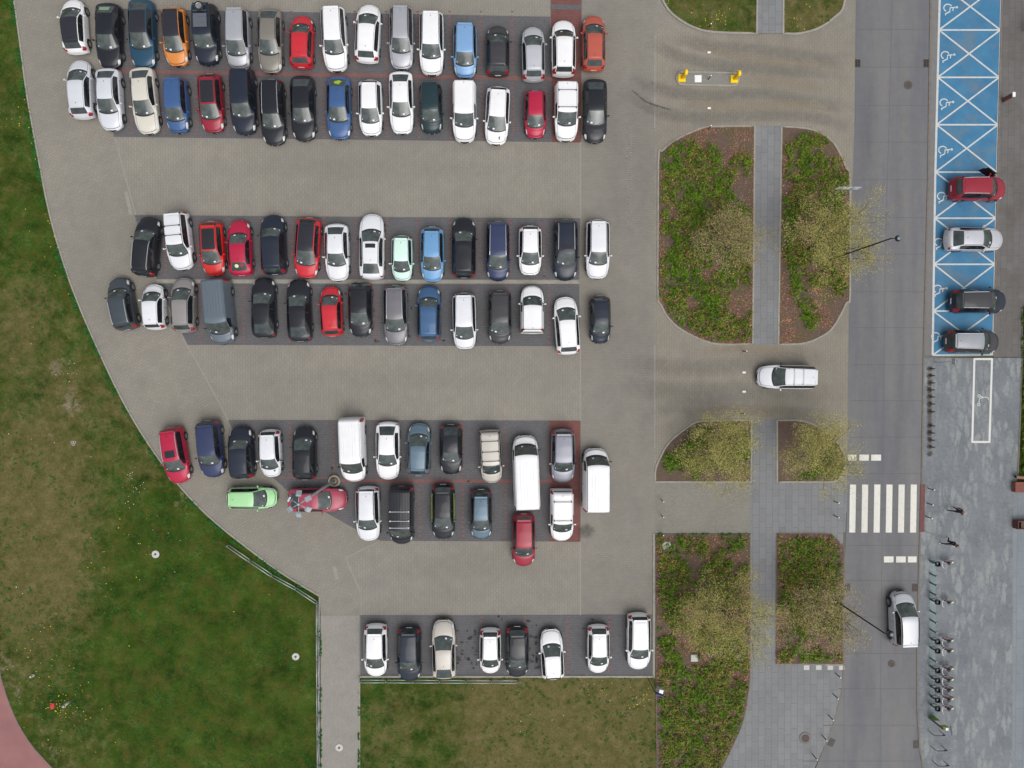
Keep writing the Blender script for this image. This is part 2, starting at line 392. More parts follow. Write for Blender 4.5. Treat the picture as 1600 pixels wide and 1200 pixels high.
struct(sheet('footpath', [(1024, 755), (1174, 755), (1174, 832), (1024, 832)], .008, m_pav_l if False else paver('paver_link', S(140, 137, 128), 0, .2, .1, .008, groove=.75)))
struct(sheet('slab_path', [(1182, -60), (1224, -60), (1223, 53), (1182, 53)], .10, m_slab))
struct(sheet('slab_path', [(1179, 197), (1221, 197), (1216, 538), (1176, 538)], .034, m_slab))
struct(sheet('slab_path', [(1174, 656), (1214, 656), (1214, 754), (1318, 754), (1324, 762), (1321, 832), (1318, 832), (1318, 868), (1317, 1038), (1315, 1075), (1305, 1118), (1292, 1157), (1262, 1225), (1116, 1225), (1145, 1165), (1160, 1130), (1168, 1090), (1172, 1040), (1172, 832)], .012, m_slab))
struct(sheet('road', [(1338, -60), (1335, 200), (1327, 420), (1324, 760), (1320, 900), (1318, 1038), (1316, 1075), (1306, 1118), (1293, 1157), (1258, 1240), (1450, 1240), (1436, 1170), (1432, 1100), (1432, 1000), (1435, 880), (1439, 760), (1443, 560), (1450, 280), (1454, 0), (1456, -60)], .008, m_road))
struct(sheet('gutter_lane', [(1456, -60), (1454, 0), (1450, 280), (1443, 560), (1459, 557), (1462, 280), (1470, 0), (1472, -60)], .008, mat('gutter', S(122, 121, 120), .85, vary=.06, vscale=2)))
struct(sheet('disabled_bays', [(1470, -60), (1468, 0), (1461, 280), (1457, 556), (1552, 556), (1558, 280), (1565, 0), (1567, -60)], .012, m_blue))
struct(sheet('pavement', [(1567, -60), (1565, 0), (1558, 280), (1552, 558), (1597, 558), (1598, 480), (1700, 470), (1700, -60)], .02, m_slabd))
struct(sheet('plaza', [(1443, 559), (1597, 559), (1594, 640), (1590, 746), (1584, 772), (1582, 830), (1581, 1240), (1450, 1240), (1437, 1170), (1433, 1100), (1433, 1000), (1436, 880), (1440, 760)], .02, m_plaza))
struct(sheet('plaza_walkway', [(1584, 768), (1710, 768), (1710, 1240), (1581, 1240), (1582, 830)], .024, m_slabl))
struct(sheet('running_track', catmull([(-80, 960), (-10, 1030), (2, 1062), (14, 1098), (30, 1134), (50, 1165), (72, 1190), (110, 1230)], 5) + [(60, 1300), (-90, 1300)], .0, track_mat()))

# parking bays in dark brick
struct(sheet('parking_bays', [(152, 13), (860, 26), (862, 222), (178, 214)], .008, m_bay))
struct(sheet('red_bay_strip', [(860, -60), (909, -60), (908, 223), (862, 222)], .008, m_red))
struct(sheet('dark_brick_band', [(860, 7), (909, 7), (909, 15), (860, 15)], .012, m_bay))
struct(sheet('parking_bays', [(210, 336), (906, 341), (905, 437), (245, 436)], .008, m_bay))
struct(sheet('parking_bays', [(245, 443), (905, 444), (906, 541), (292, 539)], .008, m_bay))
struct(sheet('parking_bays', [(356, 656), (858, 657), (858, 846), (595, 845), (550, 824), (448, 766), (400, 722), (362, 668)], .008, m_bay))
struct(sheet('red_bay_strip', [(858, 657), (907, 657), (907, 847), (858, 846)], .008, m_red))
struct(sheet('parking_bays', [(563, 961), (1019, 960), (1019, 1055), (563, 1055)], .008, m_bay))
lm = MB()
def px_ribbon(mb, pts, wid, z, mi=0):
    P = [Vector(G2(*p)) for p in pts]; n = len(P); vs = []
    for i in range(n):
        d = (P[min(i + 1, n - 1)] - P[max(0, i - 1)]).normalized(); nn = Vector((-d.y, d.x)) * wid / 2
        a = P[i] + nn; b = P[i] - nn; vs += [(a.x, a.y, z), (b.x, b.y, z)]
    mb.add(vs, [(2 * i, 2 * i + 1, 2 * i + 3, 2 * i + 2) for i in range(n - 1)], mi)
def dashes(mb, x0, y0, x1, y1, z):
    a = Vector(G2(x0, y0)); b = Vector(G2(x1, y1)); L = (b - a).length; d = (b - a) / L; nn = Vector((-d.y, d.x)); t = .05
    while t < L - .1:
        p = a + d * t; q = p + d * .13
        mb.add([(p.x + nn.x * .1, p.y + nn.y * .1, z), (p.x - nn.x * .1, p.y - nn.y * .1, z), (q.x - nn.x * .1, q.y - nn.y * .1, z), (q.x + nn.x * .1, q.y + nn.y * .1, z)], [(0, 1, 2, 3)])
        t += .36
for x in (205, 255, 306, 356, 406, 456, 505, 555, 604, 653.5, 703.5, 752, 801): dashes(lm, x - 1, 16, x, 113 + (x - 180) * .015, .012); dashes(lm, x, 118 + (x - 180) * .015, x + 1, 217, .012)
px_ribbon(lm, [(160, 111), (862, 123)], .28, .013)
for x in (259, 309.5, 358.5, 407, 457, 506, 556, 605, 653, 703, 750, 798, 850): dashes(lm, x, 339, x, 436, .012)
for x in (312, 381, 451, 520, 588, 655, 723, 791, 858): dashes(lm, x, 445, x, 539, .012)
for x in (453, 521, 589, 656, 723, 790): dashes(lm, x, 659, x, 745, .012)
for x in (656, 723, 790): dashes(lm, x, 756, x, 843, .012)
px_ribbon(lm, [(436, 746.5), (513, 747)], .1, .013); px_ribbon(lm, [(533, 751), (862, 752)], .26, .013)
for x in (684, 753, 820, 887, 952): dashes(lm, x, 962, x, 1053, .012)
struct(lm.build('bay_divider_bricks', m_redb))
ks = MB(); px_ribbon(ks, [(245, 439.5), (904, 440.5)], .26, .014); struct(ks.build('bay_centre_kerb', m_kerb))

# paving seams
se = MB()
for pts in ([(179, 214), (196, 276), (212, 336)], [(245, 443), (268, 490), (292, 539)], [(292, 539), (330, 606), (357, 657)], [(563, 925), (540, 872), (592, 846)], [(907, 222), (907, 341)], [(907, 541), (907, 657)], [(907, 846), (907, 961)], [(1023, 55), (1023, 200)], [(1023, 540), (1023, 700)]): px_ribbon(se, pts, .10, .0122)
for x0, y0, x1, y1 in ((197, 300, 205, 335), (522, 885, 527, 905)): px_ribbon(se, [(x0, y0), (x1, y1)], .28, .0124)
struct(se.build('paving_seams', m_kerb if False else mat('seam', S(151, 146, 137), .9, vary=.08, vscale=4)))
# kerbs
kb = MB()
ribbon(kb, [G2(*p) for p in edge], .12, -.05, .05, side=0)
ribbon(kb, [G2(499, 931), G2(499, 1300)], .08, -.05, .03)
ribbon(kb, [G2(562, 1300), G2(562, 1057)], .08, -.05, .03)
ribbon(kb, [G2(562, 1057), G2(1021, 1057)], .16, -.05, .07); ribbon(kb, [G2(1021.5, 1059), G2(1021.5, 833)], .16, -.05, .07)

struct(kb.build('kerb', m_kerb))
kd = MB()
ribbon(kd, [G2(*p) for p in [(1456, -60), (1454, 0), (1450, 280), (1443, 560), (1440, 760), (1436, 880), (1433, 1000), (1433, 1100), (1437, 1170), (1450, 1240)]], .14, 0, .05)
ribbon(kd, [G2(*p) for p in [(1567, -60), (1565, 0), (1558, 280), (1552.5, 556), (1443, 558)]], .12, 0, .06)
ribbon(kd, [G2(*p) for p in [(1597, 480), (1597, 559), (1594, 640), (1590, 742)]], .1, 0, .05)
ribbon(kd, [G2(*p) for p in [(1320, 832), (1318.5, 1038), (1316, 1075), (1306, 1118), (1293, 1157), (1260, 1236)]], .1, 0, .022)
ribbon(kd, [G2(*p) for p in catmull([(-80, 960), (-10, 1030), (2, 1062), (14, 1098), (30, 1134), (50, 1165), (72, 1190), (110, 1230)], 5)], .07, -.03, .02)
struct(kd.build('kerb', m_kerbd))

# road joints
rj = MB()
def roadx(y):
    L_ = 1338 - (y + 0) * .016 if y < 760 else 1322
    if y < 1038 and y >= 760: L_ = 1324 - (y - 760) * .022
    if y >= 1038: L_ = 1318 - (y - 1038) ** 1.45 * .045
    Rr = 1454 - .0157 * y if y < 760 else 1440 - (y - 760) * .03
    if y > 1000: Rr = 1432.5
    return L_ + 1, Rr - 2
for y in (46, 105, 165, 222, 281, 340, 397, 456, 512, 570, 626, 683, 740, 796, 852, 907, 964, 1021, 1076, 1133, 1189):
    a, b = roadx(y); px_ribbon(rj, [(a, y), (b, y)], .035, .012)
px_ribbon(rj, [(1396, -60), (1383, 400), (1379, 760), (1376, 1050), (1375, 1240)], .03, .0125)
px_ribbon(rj, [(1319, 1076), (1318, 1240)], .03, .0125)
struct(rj.build('road_joints', mat('joint', S(98, 98, 100), .9)))

# soft-edged stains, ribbons whose strength fades at the sides
def soft(name, items, m, z):
    vs = []; fs = []; am = []
    for it in items:
        b = len(vs)
        if it[0] == 'r':
            _, pts, wid, a = it; pts = catmull(pts, 8); P = [Vector(G2(*p)) for p in pts]; n = len(P)
            for i in range(n):
                d = (P[min(i + 1, n - 1)] - P[max(0, i - 1)]).normalized(); nn = Vector((-d.y, d.x)); e = min(1, i / 6, (n - 1 - i) / 6)
                for t, q in ((-1, 0), (-.45, .8), (0, 1), (.45, .8), (1, 0)):
                    p = P[i] + nn * wid / 2 * t; vs.append((p.x, p.y, z)); am.append(q * a * e)
            fs += [(b + i * 5 + k, b + i * 5 + k + 1, b + (i + 1) * 5 + k + 1, b + (i + 1) * 5 + k) for i in range(n - 1) for k in range(4)]
        else:
            _, c, rx, ry, a = it; c = Vector(G2(*c)); vs.append((c.x, c.y, z)); am.append(a)
            for ring, q in ((.5, .85), (1, 0)):
                for k in range(14):
                    t = 2 * math.pi * k / 14; jit = 1 + .14 * math.sin(k * 2.3 + c.x) + .1 * math.sin(k * .9 + c.y * 3) ; vs.append((c.x + rx * ring * math.cos(t) * jit, c.y + ry * ring * math.sin(t) * jit, z)); am.append(a * q)
            fs += [(b, b + 1 + k, b + 1 + (k + 1) % 14) for k in range(14)]
            fs += [(b + 1 + k, b + 15 + k, b + 15 + (k + 1) % 14, b + 1 + (k + 1) % 14) for k in range(14)]
        z += .0002
    o = mesh_obj(name, vs, fs, m); at = o.data.attributes.new('amount', 'FLOAT', 'POINT'); at.data.foreach_set('value', am)
    return struct(o)
soft('tyre_marks', [
    ('r', [(1050, 55), (1110, 72), (1180, 78), (1260, 88), (1325, 100)], 1.26, 0.22), ('r', [(1010, 60), (1060, 88), (1130, 102), (1220, 110), (1325, 118)], 1.26, 0.25),
    ('r', [(975, 120), (1040, 142), (1110, 150), (1200, 147), (1325, 172)], 1.26, 0.25), ('r', [(965, 135), (1030, 175), (1100, 184), (1200, 180), (1270, 184), (1330, 200)], 1.26, 0.25),
    ('r', [(970, 560), (1060, 575), (1180, 568), (1330, 562)], 1.84, 0.21), ('r', [(970, 600), (1060, 612), (1180, 612), (1330, 615)], 2.07, 0.22), ('r', [(1000, 650), (1060, 636), (1200, 640), (1325, 655)], 1.38, 0.14),
    ('r', [(985, 138), (1008, 158), (1035, 168), (1050, 172)], 0.18, 0.65),
    ('r', [(950, -40), (960, 200), (965, 500), (955, 900)], 2.53, 0.06), ('r', [(1000, -40), (1000, 200), (1003, 500), (1000, 900)], 2.30, 0.06),
    ('r', [(240, 270), (500, 262), (900, 275)], 1.84, 0.06), ('r', [(360, 600), (600, 590), (900, 600)], 2.07, 0.06), ('r', [(560, 900), (700, 885), (960, 890)], 2.30, 0.06),
    ('r', [(1353, -50), (1350, 300), (1343, 700), (1338, 1150)], 1.15, 0.09), ('r', [(1366, -50), (1364, 300), (1360, 700), (1356, 1150)], 1.03, 0.08), ('r', [(1410, -50), (1406, 500), (1398, 1200)], 1.15, 0.08)], m_tyremark, .0145)
soft('sand_dust', [('r', [(1060, 65), (1150, 88), (1230, 98), (1310, 105)], .8, .45), ('r', [(1060, 160), (1130, 166), (1230, 163), (1310, 172)], 1.0, .5), ('r', [(1070, 550), (1180, 547), (1280, 550)], .9, .45), ('r', [(1070, 650), (1150, 642), (1250, 644)], 1.0, .45), ('r', [(1150, 120), (1230, 130), (1320, 140)], 1.2, .45)], m_sand, .019)
rs = random.Random(5)
oil = [('b', (915, 830), .8, .75, .45), ('b', (1325, 99), .1, .1, 0)]
for x0, y0, x1, y1, k in ((710, 985, 745, 1045, 26), (828, 975, 842, 1045, 16), (540, 450, 700, 535, 14), (650, 740, 760, 840, 10), (760, 340, 900, 436, 8), (450, 980, 560, 1040, 0), (890, 965, 985, 1010, 7), (500, 665, 640, 745, 8), (770, 960, 830, 975, 5)):
    for _ in range(k): oil.append(('b', (rs.uniform(x0, x1), rs.uniform(y0, y1)), rs.uniform(.05, .22), rs.uniform(.05, .22), rs.uniform(.5, .95)))
soft('oil_stains', oil, m_oil, .0225)

# painted markings
bmk = MB()
def lx(y): return 1468 - y * .025 if y < 280 else 1461 - (y - 280) * .0145
def rx(y): return 1565 - y * .025 if y < 280 else 1558 - (y - 280) * .0215
ysb = [-26, 47, 121, 195, 269, 341, 413, 486, 555]
px_ribbon(bmk, [(lx(-60), -60), (lx(280), 280), (lx(555), 555)], .17, .0175)
px_ribbon(bmk, [(rx(-60) - 1, -60), (rx(280) - 1, 280), (rx(555) - 1, 555)], .12, .0175)
for y in ysb: px_ribbon(bmk, [(lx(y), y), (rx(y) - 1, y)], .12, .018)
for a, b in zip(ysb[:-1], ysb[1:]):
    px_ribbon(bmk, [(lx(a), a), (rx(b) - 1, b)], .12, .0185); px_ribbon(bmk, [(rx(a) - 1, a), (lx(b), b)], .12, .019)
struct(bmk.build('bay_markings', m_line))
wc = MB()
def isa(cx, cy):
    # seated figure: figure's up is picture right, figure faces picture down
    def p(u, v): return (cx + (v - .5) * 21, cy + (u - .1) * 19)
    def arc(u, v, r, a0, a1, k=18): return [p(u + r * math.cos(R(a0 + (a1 - a0) * i / k)), v + r * math.sin(R(a0 + (a1 - a0) * i / k))) for i in range(k + 1)]
    px_ribbon(wc, arc(.02, .25, .3, 115, 395 - 60), .09, .0195)
    px_ribbon(wc, [p(-.02, .80), p(.02, .42), p(.33, .40), p(.52, .05), p(.64, .10)], .1, .020)
    px_ribbon(wc, [p(0, .65), p(.28, .62)], .08, .0205)
    px_ribbon(wc, arc(-.03, .92, .05, 0, 360, 10), .1, .021)
for x, y in ((1488, 14), (1484, 88), (1482, 162), (1480, 236), (1478, 308), (1474, 380), (1472, 453), (1469, 527)): isa(x - 2, y)
struct(wc.build('wheelchair_symbols', m_line))
zb = MB()
for i in range(6):
    x = 1327.5 + i * 19; px_ribbon(zb, [(x + 5.2, 757), (x + 4.0, 832)], .49, .016)
for x0, x1 in ((1324.5, 1338), (1342.5, 1357.5), (1361, 1376.5)): px_ribbon(zb, [(x0, 715), (x1, 715)], .48, .016)
for x0, x1 in ((1381, 1396), (1400, 1415), (1418.5, 1432)): px_ribbon(zb, [(x0, 874), (x1, 874)], .48, .016)
struct(zb.build('crossing_markings', m_zeb))
sc = MB()
px_ribbon(sc, [(1522, 561), (1550, 561)], .16, .026); px_ribbon(sc, [(1549.7, 560), (1545.7, 691)], .16, .0265)
px_ribbon(sc, [(1522.2, 560), (1518.8, 691)], .16, .027); px_ribbon(sc, [(1518, 690.5), (1547, 690.5)], .16, .0275)
def ring(cx, cy, r): return [(cx + r * math.cos(R(a)), cy + r * math.sin(R(a))) for a in range(0, 361, 30)]
px_ribbon(sc, ring(1529.5, 618.7, 2), .05, .028); px_ribbon(sc, ring(1529, 632, 2), .05, .028)
px_ribbon(sc, [(1529, 630), (1530, 623), (1535, 621), (1540, 620.5), (1543.5, 622), (1544, 625)], .05, .0285)
px_ribbon(sc, [(1531, 619.5), (1537, 621)], .05, .029)
struct(sc.build('scooter_bay_marking', mat('scooter_white', S(218, 218, 214), .7)))
struct(sheet('tactile_strip', [(1438, 757), (1445, 757), (1443.5, 831), (1436, 831)], .055, m_red))
struct(sheet('dock_strip', [(1453, 871), (1462, 871), (1461, 1112), (1452, 1112)], .024, paver('dock_strip', S(138, 152, 154), 0, .7, .38, .02, var=.12, groove=.8)))
rust = [('b', (1452.5, y), .3, .25, .8) for y in (576, 587, 598, 609, 620, 631, 643, 665, 676, 687, 698, 709)] + [('r', [(1453, 560), (1452, 640), (1452, 715)], .5, .55)]
soft('rust_stains', rust, m_rust, .024)
struct(sheet('curb_plate', [(1290, 1038), (1318, 1038), (1318, 1040), (1290, 1040)], .03, m_kerb))
tm = MB()
for x in (1256, 1275, 1293, 1311): 
    a = Vector(G2(x, 1039.5)); b = Vector(G2(x + 8.5, 1046.5)); tm.add([(a.x, b.y, .016), (b.x, b.y, .016), (b.x, a.y, .016), (a.x, a.y, .016)], [(0, 1, 2, 3)])
struct(tm.build('pale_slabs', m_conc))

# ------------------------------------------------------------------ planting beds
BEDS = {
 'top_left': [(1031, -60), (1033, -10), (1040, 10), (1054, 26), (1082, 43), (1115, 51), (1182, 53), (1183, -60)],
 'top_right': [(1224, -60), (1223, 53), (1250, 53), (1280, 44), (1304, 27), (1318, 8), (1325, -60)],
 'mid_left': [(1028.5, 254), (1035, 236), (1054, 220), (1079, 207.5), (1109, 198), (1179, 197), (1176, 537), (1117, 537), (1073, 520), (1047, 500), (1033, 476), (1027.5, 449)],
 'mid_right': [(1221, 198), (1253, 200), (1276, 205.5), (1299, 220), (1312, 240), (1321.5, 262), (1328, 288), (1328, 456), (1322, 474), (1301, 512), (1279, 528), (1253, 537), (1216, 538)],
 'low_left': [(1024, 753), (1024, 735), (1031, 716), (1045, 692), (1071, 670), (1097, 658), (1174, 656), (1173, 753)],
 'low_right': [(1214, 657), (1247, 657), (1271, 663.5), (1294.5, 678), (1313, 698), (1321, 719), (1315, 741), (1297, 753), (1214, 753)],
 'corner_left': [(1023, 834), (1172, 834), (1172, 1040), (1168, 1090), (1160, 1130), (1145, 1165), (1116, 1225), (1100, 1260), (1027, 1260), (1025, 1060)],
 'corner_right': [(1213, 833), (1288, 833), (1303, 838), (1313, 850), (1317.5, 868), (1317, 1037), (1211.5, 1037)]}
def rounded(pts, k=4, lim=50):
    n = len(pts); sharp = []
    for i in range(n):
        a, b, c = pts[i - 1], pts[i], pts[(i + 1) % n]; t = math.atan2(c[1] - b[1], c[0] - b[0]) - math.atan2(b[1] - a[1], b[0] - a[0])
        sharp.append(abs(math.degrees((t + math.pi) % (2 * math.pi) - math.pi)) > lim)
    s0 = sharp.index(True); pts = pts[s0:] + pts[:s0]; sharp = sharp[s0:] + sharp[:s0]; out = []; ch = [pts[0]]
    for p, q in list(zip(pts[1:], sharp[1:])) + [(pts[0], True)]:
        ch.append(p)
        if q:
            if len(ch) > 2:
                for i in range(len(ch) - 1):
                    A, B, C_, D_ = ch[max(0, i - 1)], ch[i], ch[i + 1], ch[min(len(ch) - 1, i + 2)]; L_ = math.dist(B, C_)
                    if L_ > 70: out += [B, (B[0] * .9 + C_[0] * .1, B[1] * .9 + C_[1] * .1), (B[0] * .1 + C_[0] * .9, B[1] * .1 + C_[1] * .9)]; continue
                    for j in range(k):
                        t = j / k; out.append(tuple(0.5 * (2 * B[a] + (C_[a] - A[a]) * t + (2 * A[a] - 5 * B[a] + 4 * C_[a] - D_[a]) * t * t + (-A[a] + 3 * B[a] - 3 * C_[a] + D_[a]) * t ** 3) for a in (0, 1)))
            else: out.append(ch[0])
            ch = [p]
    return out
BP = {k: [G2(*p) for p in rounded(v)] for k, v in BEDS.items()}
m_bedgrass = m_grass
for k, v in BP.items():
    o = sheet('planting_bed', v, .10 if k.startswith('top') else .03, m_grass if k.startswith('top') else m_soil, px=False, skirt=.05); struct(o)
    if k.startswith('top'):
        a = o.data.attributes.new('dry', 'FLOAT', 'POINT'); a.data.foreach_set('value', [.75 if k == 'top_right' else .5] * len(o.data.vertices))
        a = o.data.attributes.new('bare', 'FLOAT', 'POINT'); a.data.foreach_set('value', [0.0] * len(o.data.vertices))
kk = MB()
for k in ('mid_left', 'mid_right', 'low_left', 'low_right'): ribbon(kk, BP[k], .13, 0, .06, closed=True)
for k in ('top_left', 'top_right'): ribbon(kk, BP[k], .15, 0, .12, closed=True)
struct(kk.build('kerb', m_kerb))
k2 = MB()
for k in ('corner_left', 'corner_right'): ribbon(k2, BP[k], .05, 0, .045, closed=True)
struct(k2.build('bed_edging', m_kerbd))

rg = random.Random(11)
def leaf_mat(name, c, v=.3):
    m, n, b = newmat(name); b.inputs['Roughness'].default_value = .7; b.inputs['Specular IOR Level'].default_value = .25
    g = n.nodes.new('ShaderNodeNewGeometry') ; o = n.nodes.new('ShaderNodeTexCoord')
    f = ramp(n, noi(n, o.outputs['Object'], 2.2, 3), [(.3, 1 - v), (.7, 1 + v)]); f2 = ramp(n, g.outputs['Random Per Island'], [(0, 1 - v), (1, 1 + v)])
    x = mixc(n, 1, mixc(n, 1, c, f, 'MULTIPLY'), f2, 'MULTIPLY'); n.links.new(x, b.inputs['Base Color']); return m
m_lily = leaf_mat('green_blades', S(90, 120, 26, 1.0), .45); m_litter = leaf_mat('dry_leaves', S(160, 112, 84, 1.0), .45); m_weed = leaf_mat('weed_green', S(48, 98, 34, 1.0))
m_dand = mat('yellow_petal', S(200, 180, 30, 1), .7); m_daisy = mat('white_petal', S(225, 225, 215, 1), .7)
def blade(vs, fs, x, y, z, a, L_, wd, lift, droop):
    b = len(vs); ca, sa = math.cos(a), math.sin(a); nxx, nyy = -sa * wd / 2, ca * wd / 2
    h1 = lift; m1 = L_ * .5
    vs += [(x + nxx, y + nyy, z), (x - nxx, y - nyy, z), (x + ca * m1 + nxx, y + sa * m1 + nyy, z + h1), (x + ca * m1 - nxx, y + sa * m1 - nyy, z + h1), (x + ca * L_, y + sa * L_, z + h1 - droop)]
    fs += [(b, b + 1, b + 3, b + 2), (b + 2, b + 3, b + 4)]
def gpx(x, y):
    loc = Q.inverted() @ (Vector((x, y, 0)) - Vector((0, 0, H))); return 800 + FP * loc.x / -loc.z, 600 - FP * loc.y / -loc.z
SPARSE = {'low_left': [(1120, 700, 40, 1.0)], 'mid_left': [(1168, 300, 14, -2), (1165, 470, 14, -2), (1140, 205, 30, -2), (1060, 520, 16, -1), (1080, 350, 60, .35)], 'mid_right': [(1222, 300, 9, -1), (1222, 430, 9, -1), (1290, 500, 34, -.9), (1235, 520, 20, -1)],
          'corner_left': [(1160, 870, 12, -.8), (1090, 870, 16, -.7), (1080, 1010, 20, -.6), (1100, 1150, 60, .2)], 'low_right': [(1225, 740, 20, -1), (1225, 670, 22, -.8), (1270, 740, 20, .5)], 'corner_right': [(1300, 1000, 20, -.5), (1222, 970, 16, -.6), (1250, 880, 40, .3)]}
for k, P in BP.items():
    xs_ = [p[0] for p in P]; ys_ = [p[1] for p in P]; x0, x1, y0, y1 = min(xs_), max(xs_), min(ys_), min(max(ys_), 40)
    y0 = max(y0, -33); area = (x1 - x0) * (y1 - y0); top = k.startswith('top'); z = .10 if top else .03
    vs, fs = [], []; lv, lf = [], []; n = int(area * (16 if not top else 3))
    for _ in range(n):
        x, y = rg.uniform(x0, x1), rg.uniform(y0, y1)
        if not inpoly(x, y, P): continue
        e = edist(x, y, P); px, py = gpx(x, y)
        d = noise.noise(Vector((x * .55, y * .55, 3))) + .55 * noise.noise(Vector((x * 1.7, y * 1.7, 9))) + field(px, py, SPARSE.get(k, [])) * .8
        thr = {'low_left': .35, 'low_right': .0, 'corner_left': -.24, 'corner_right': -.26, 'mid_left': -.34, 'mid_right': -.26}.get(k, .3)
        if top: d -= .0
        if d > thr and e > .3 and not top:
            hh = .22 + .25 * rg.random(); kx = rg.randint(6, 10)
            for q in range(kx): blade(vs, fs, x + rg.uniform(-.06, .06), y + rg.uniform(-.06, .06), z, rg.uniform(0, 6.283), rg.uniform(.22, .46), rg.uniform(.03, .055), hh * rg.uniform(.6, 1), rg.uniform(.02, .15))
        elif top and rg.random() < .5:
            for q in range(6): blade(vs, fs, x, y, z, rg.uniform(0, 6.283), rg.uniform(.06, .14), .04, .05, .03)
        dl = noise.noise(Vector((x * .6 + 20, y * .45, 6))) + .6 * noise.noise(Vector((x * 2, y * 2, 1)))
        if not top and dl > -.1 and k not in ('low_left', 'low_right'):
            for q in range(8 if d > thr else 6):
                a = rg.uniform(0, 6.28); s_ = rg.uniform(.03, .06); cx, cy, cz = x + rg.gauss(0, .22), y + rg.gauss(0, .22), z + rg.uniform(.01, .34 if d > thr else .05)
                b = len(lv)
                if not inpoly(cx, cy, P): continue
                for t in (0, 1.57, 3.14, 4.71): lv.append((cx + s_ * math.cos(a + t), cy + s_ * (.6 if True else 1) * math.sin(a + t), cz + rg.uniform(0, .03)))
                lf.append((b, b + 1, b + 2, b + 3))
    nm = {'top_left': 'northern bed left of the slab path', 'top_right': 'northern bed right of the slab path', 'mid_left': 'large central bed left of the slab path', 'mid_right': 'large central bed right of the slab path',
          'low_left': 'rounded bed below the moving car', 'low_right': 'rounded bed beside the zebra crossing', 'corner_left': 'long bed at the lower right of the lot', 'corner_right': 'small bed between slab path and lower road'}[k]
    if vs: stuff(mesh_obj('ground_cover' if not top else 'grass_tufts', vs, fs, m_lily if not top else m_weed), 'green leafy ground cover in the ' + nm, 'ground cover')
    if lv: stuff(mesh_obj('leaf_litter', lv, lf, m_litter), 'fallen dry brown leaves in the ' + nm, 'leaf litter')

# lawn weeds and flowers
lotP = [G2(*p) for p in edge] + [G2(499, 1300), G2(562, 1300), G2(562, 1057), G2(1021, 1057), G2(1021, -60)]
trP = [G2(*p) for p in [(-80, 960), (-10, 1030), (2, 1062), (14, 1098), (30, 1134), (50, 1165), (72, 1190), (110, 1230), (60, 1300), (-90, 1300)]]
vs, fs = [], []; dv, df = [], []; wv, wf = [], []; tv, tf = [], []
def flower(V, F, x, y, z, s_):
    b = len(V)
    for q in range(6): V.append((x + s_ * math.cos(q * 1.047), y + s_ * math.sin(q * 1.047), z))
    F.append(tuple(range(b, b + 6)))
DAND = [(100, 1105, 18, 50), (60, 1005, 30, 20), (75, 1060, 60, 60), (60, 200, 60, 60), (80, 350, 30, 30), (110, 420, 25, 20), (170, 900, 30, 12), (1000, 1095, 14, 40), (940, 1068, 25, 26), (120, 1130, 60, 40), (85, 540, 60, 12), (200, 860, 80, 20), (1120, 30, 14, 30), (1110, 25, 40, 20), (1250, 40, 30, 40), (1110, 1110, 50, 20), (350, 1000, 120, 10), (1040, 10, 8, 6)]
for cx, cy, r, n in DAND:
    for _ in range(int(n * .6)):
        px, py = rg.gauss(cx, r * .6), rg.gauss(cy, r * .6); x, y = G2(px, py)
        tb = any(inpoly(x, y, BP[k]) for k in ('top_left', 'top_right')); cb = inpoly(x, y, BP['corner_left'])
        if (px < 560 and inpoly(x, y, lotP)) or inpoly(x, y, trP) or (cy < 60 and px > 1000 and not tb) : continue
        flower(dv, df, x, y, .14 if tb else .08, rg.uniform(.02, .045))
for cx, cy, r, n in [(212, 760, 12, 12), (205, 740, 8, 6), (110, 580, 14, 8), (30, 925, 8, 4), (200, 790, 12, 4), (60, 700, 80, 5), (850, 1110, 90, 10), (230, 850, 50, 12)]:
    for _ in range(n):
        px, py = rg.gauss(cx, r * .6), rg.gauss(cy, r * .6); x, y = G2(px, py)
        if inpoly(x, y, lotP): continue
        flower(wv, wf, x, y, .07, rg.uniform(.018, .035))
for _ in range(13000):
    px, py = rg.uniform(-20, 1030), rg.uniform(-20, 1220); x, y = G2(px, py)
    if inpoly(x, y, lotP) or inpoly(x, y, trP) or (px > 1019 and py < 1062): continue
    d = noise.noise(Vector((x * .25, y * .25, 3))) + .5 * noise.noise(Vector((x * .9, y * .9, 9)))
    if d < -.02: continue
    for q in range(7): blade(vs, fs, x + rg.uniform(-.1, .1), y + rg.uniform(-.1, .1), -.02, rg.uniform(0, 6.283), rg.uniform(.05, .14), rg.uniform(.03, .05), rg.uniform(.03, .07), .02)
for a, b in zip(edge[:-1], edge[1:]):
    for _ in range(int(math.dist(a, b) * 1.1)):
        t = rg.random(); q0 = G2(a[0] + (b[0] - a[0]) * t - rg.uniform(1.5, 7), a[1] + (b[1] - a[1]) * t + rg.uniform(0, 5))
        if noise.noise(Vector((q0[0] * .8, q0[1] * .8, 0))) > -.1:
            for q in range(6): blade(vs, fs, q0[0], q0[1], -.02, rg.uniform(0, 6.283), rg.uniform(.08, .2), .045, rg.uniform(.06, .13), .03)
for (x0, y0, x1, y1) in ((500.5, 945, 501, 1200), (563, 1058, 1020, 1058.5), (561, 1060, 561, 1200), (1026, 834.5, 1170, 834.5)):
    for _ in range(int((abs(x1 - x0) + abs(y1 - y0)) * .9)):
        t = rg.random(); q0 = G2(x0 + (x1 - x0) * t + rg.uniform(-1.2, 1.2), y0 + (y1 - y0) * t + rg.uniform(-1.2, 1.2))
        if noise.noise(Vector((q0[0] * .9, q0[1] * .9, 4))) > 0:
            for q in range(5): blade(vs, fs, q0[0], q0[1], -.01, rg.uniform(0, 6.283), rg.uniform(.06, .15), .04, rg.uniform(.05, .1), .03)
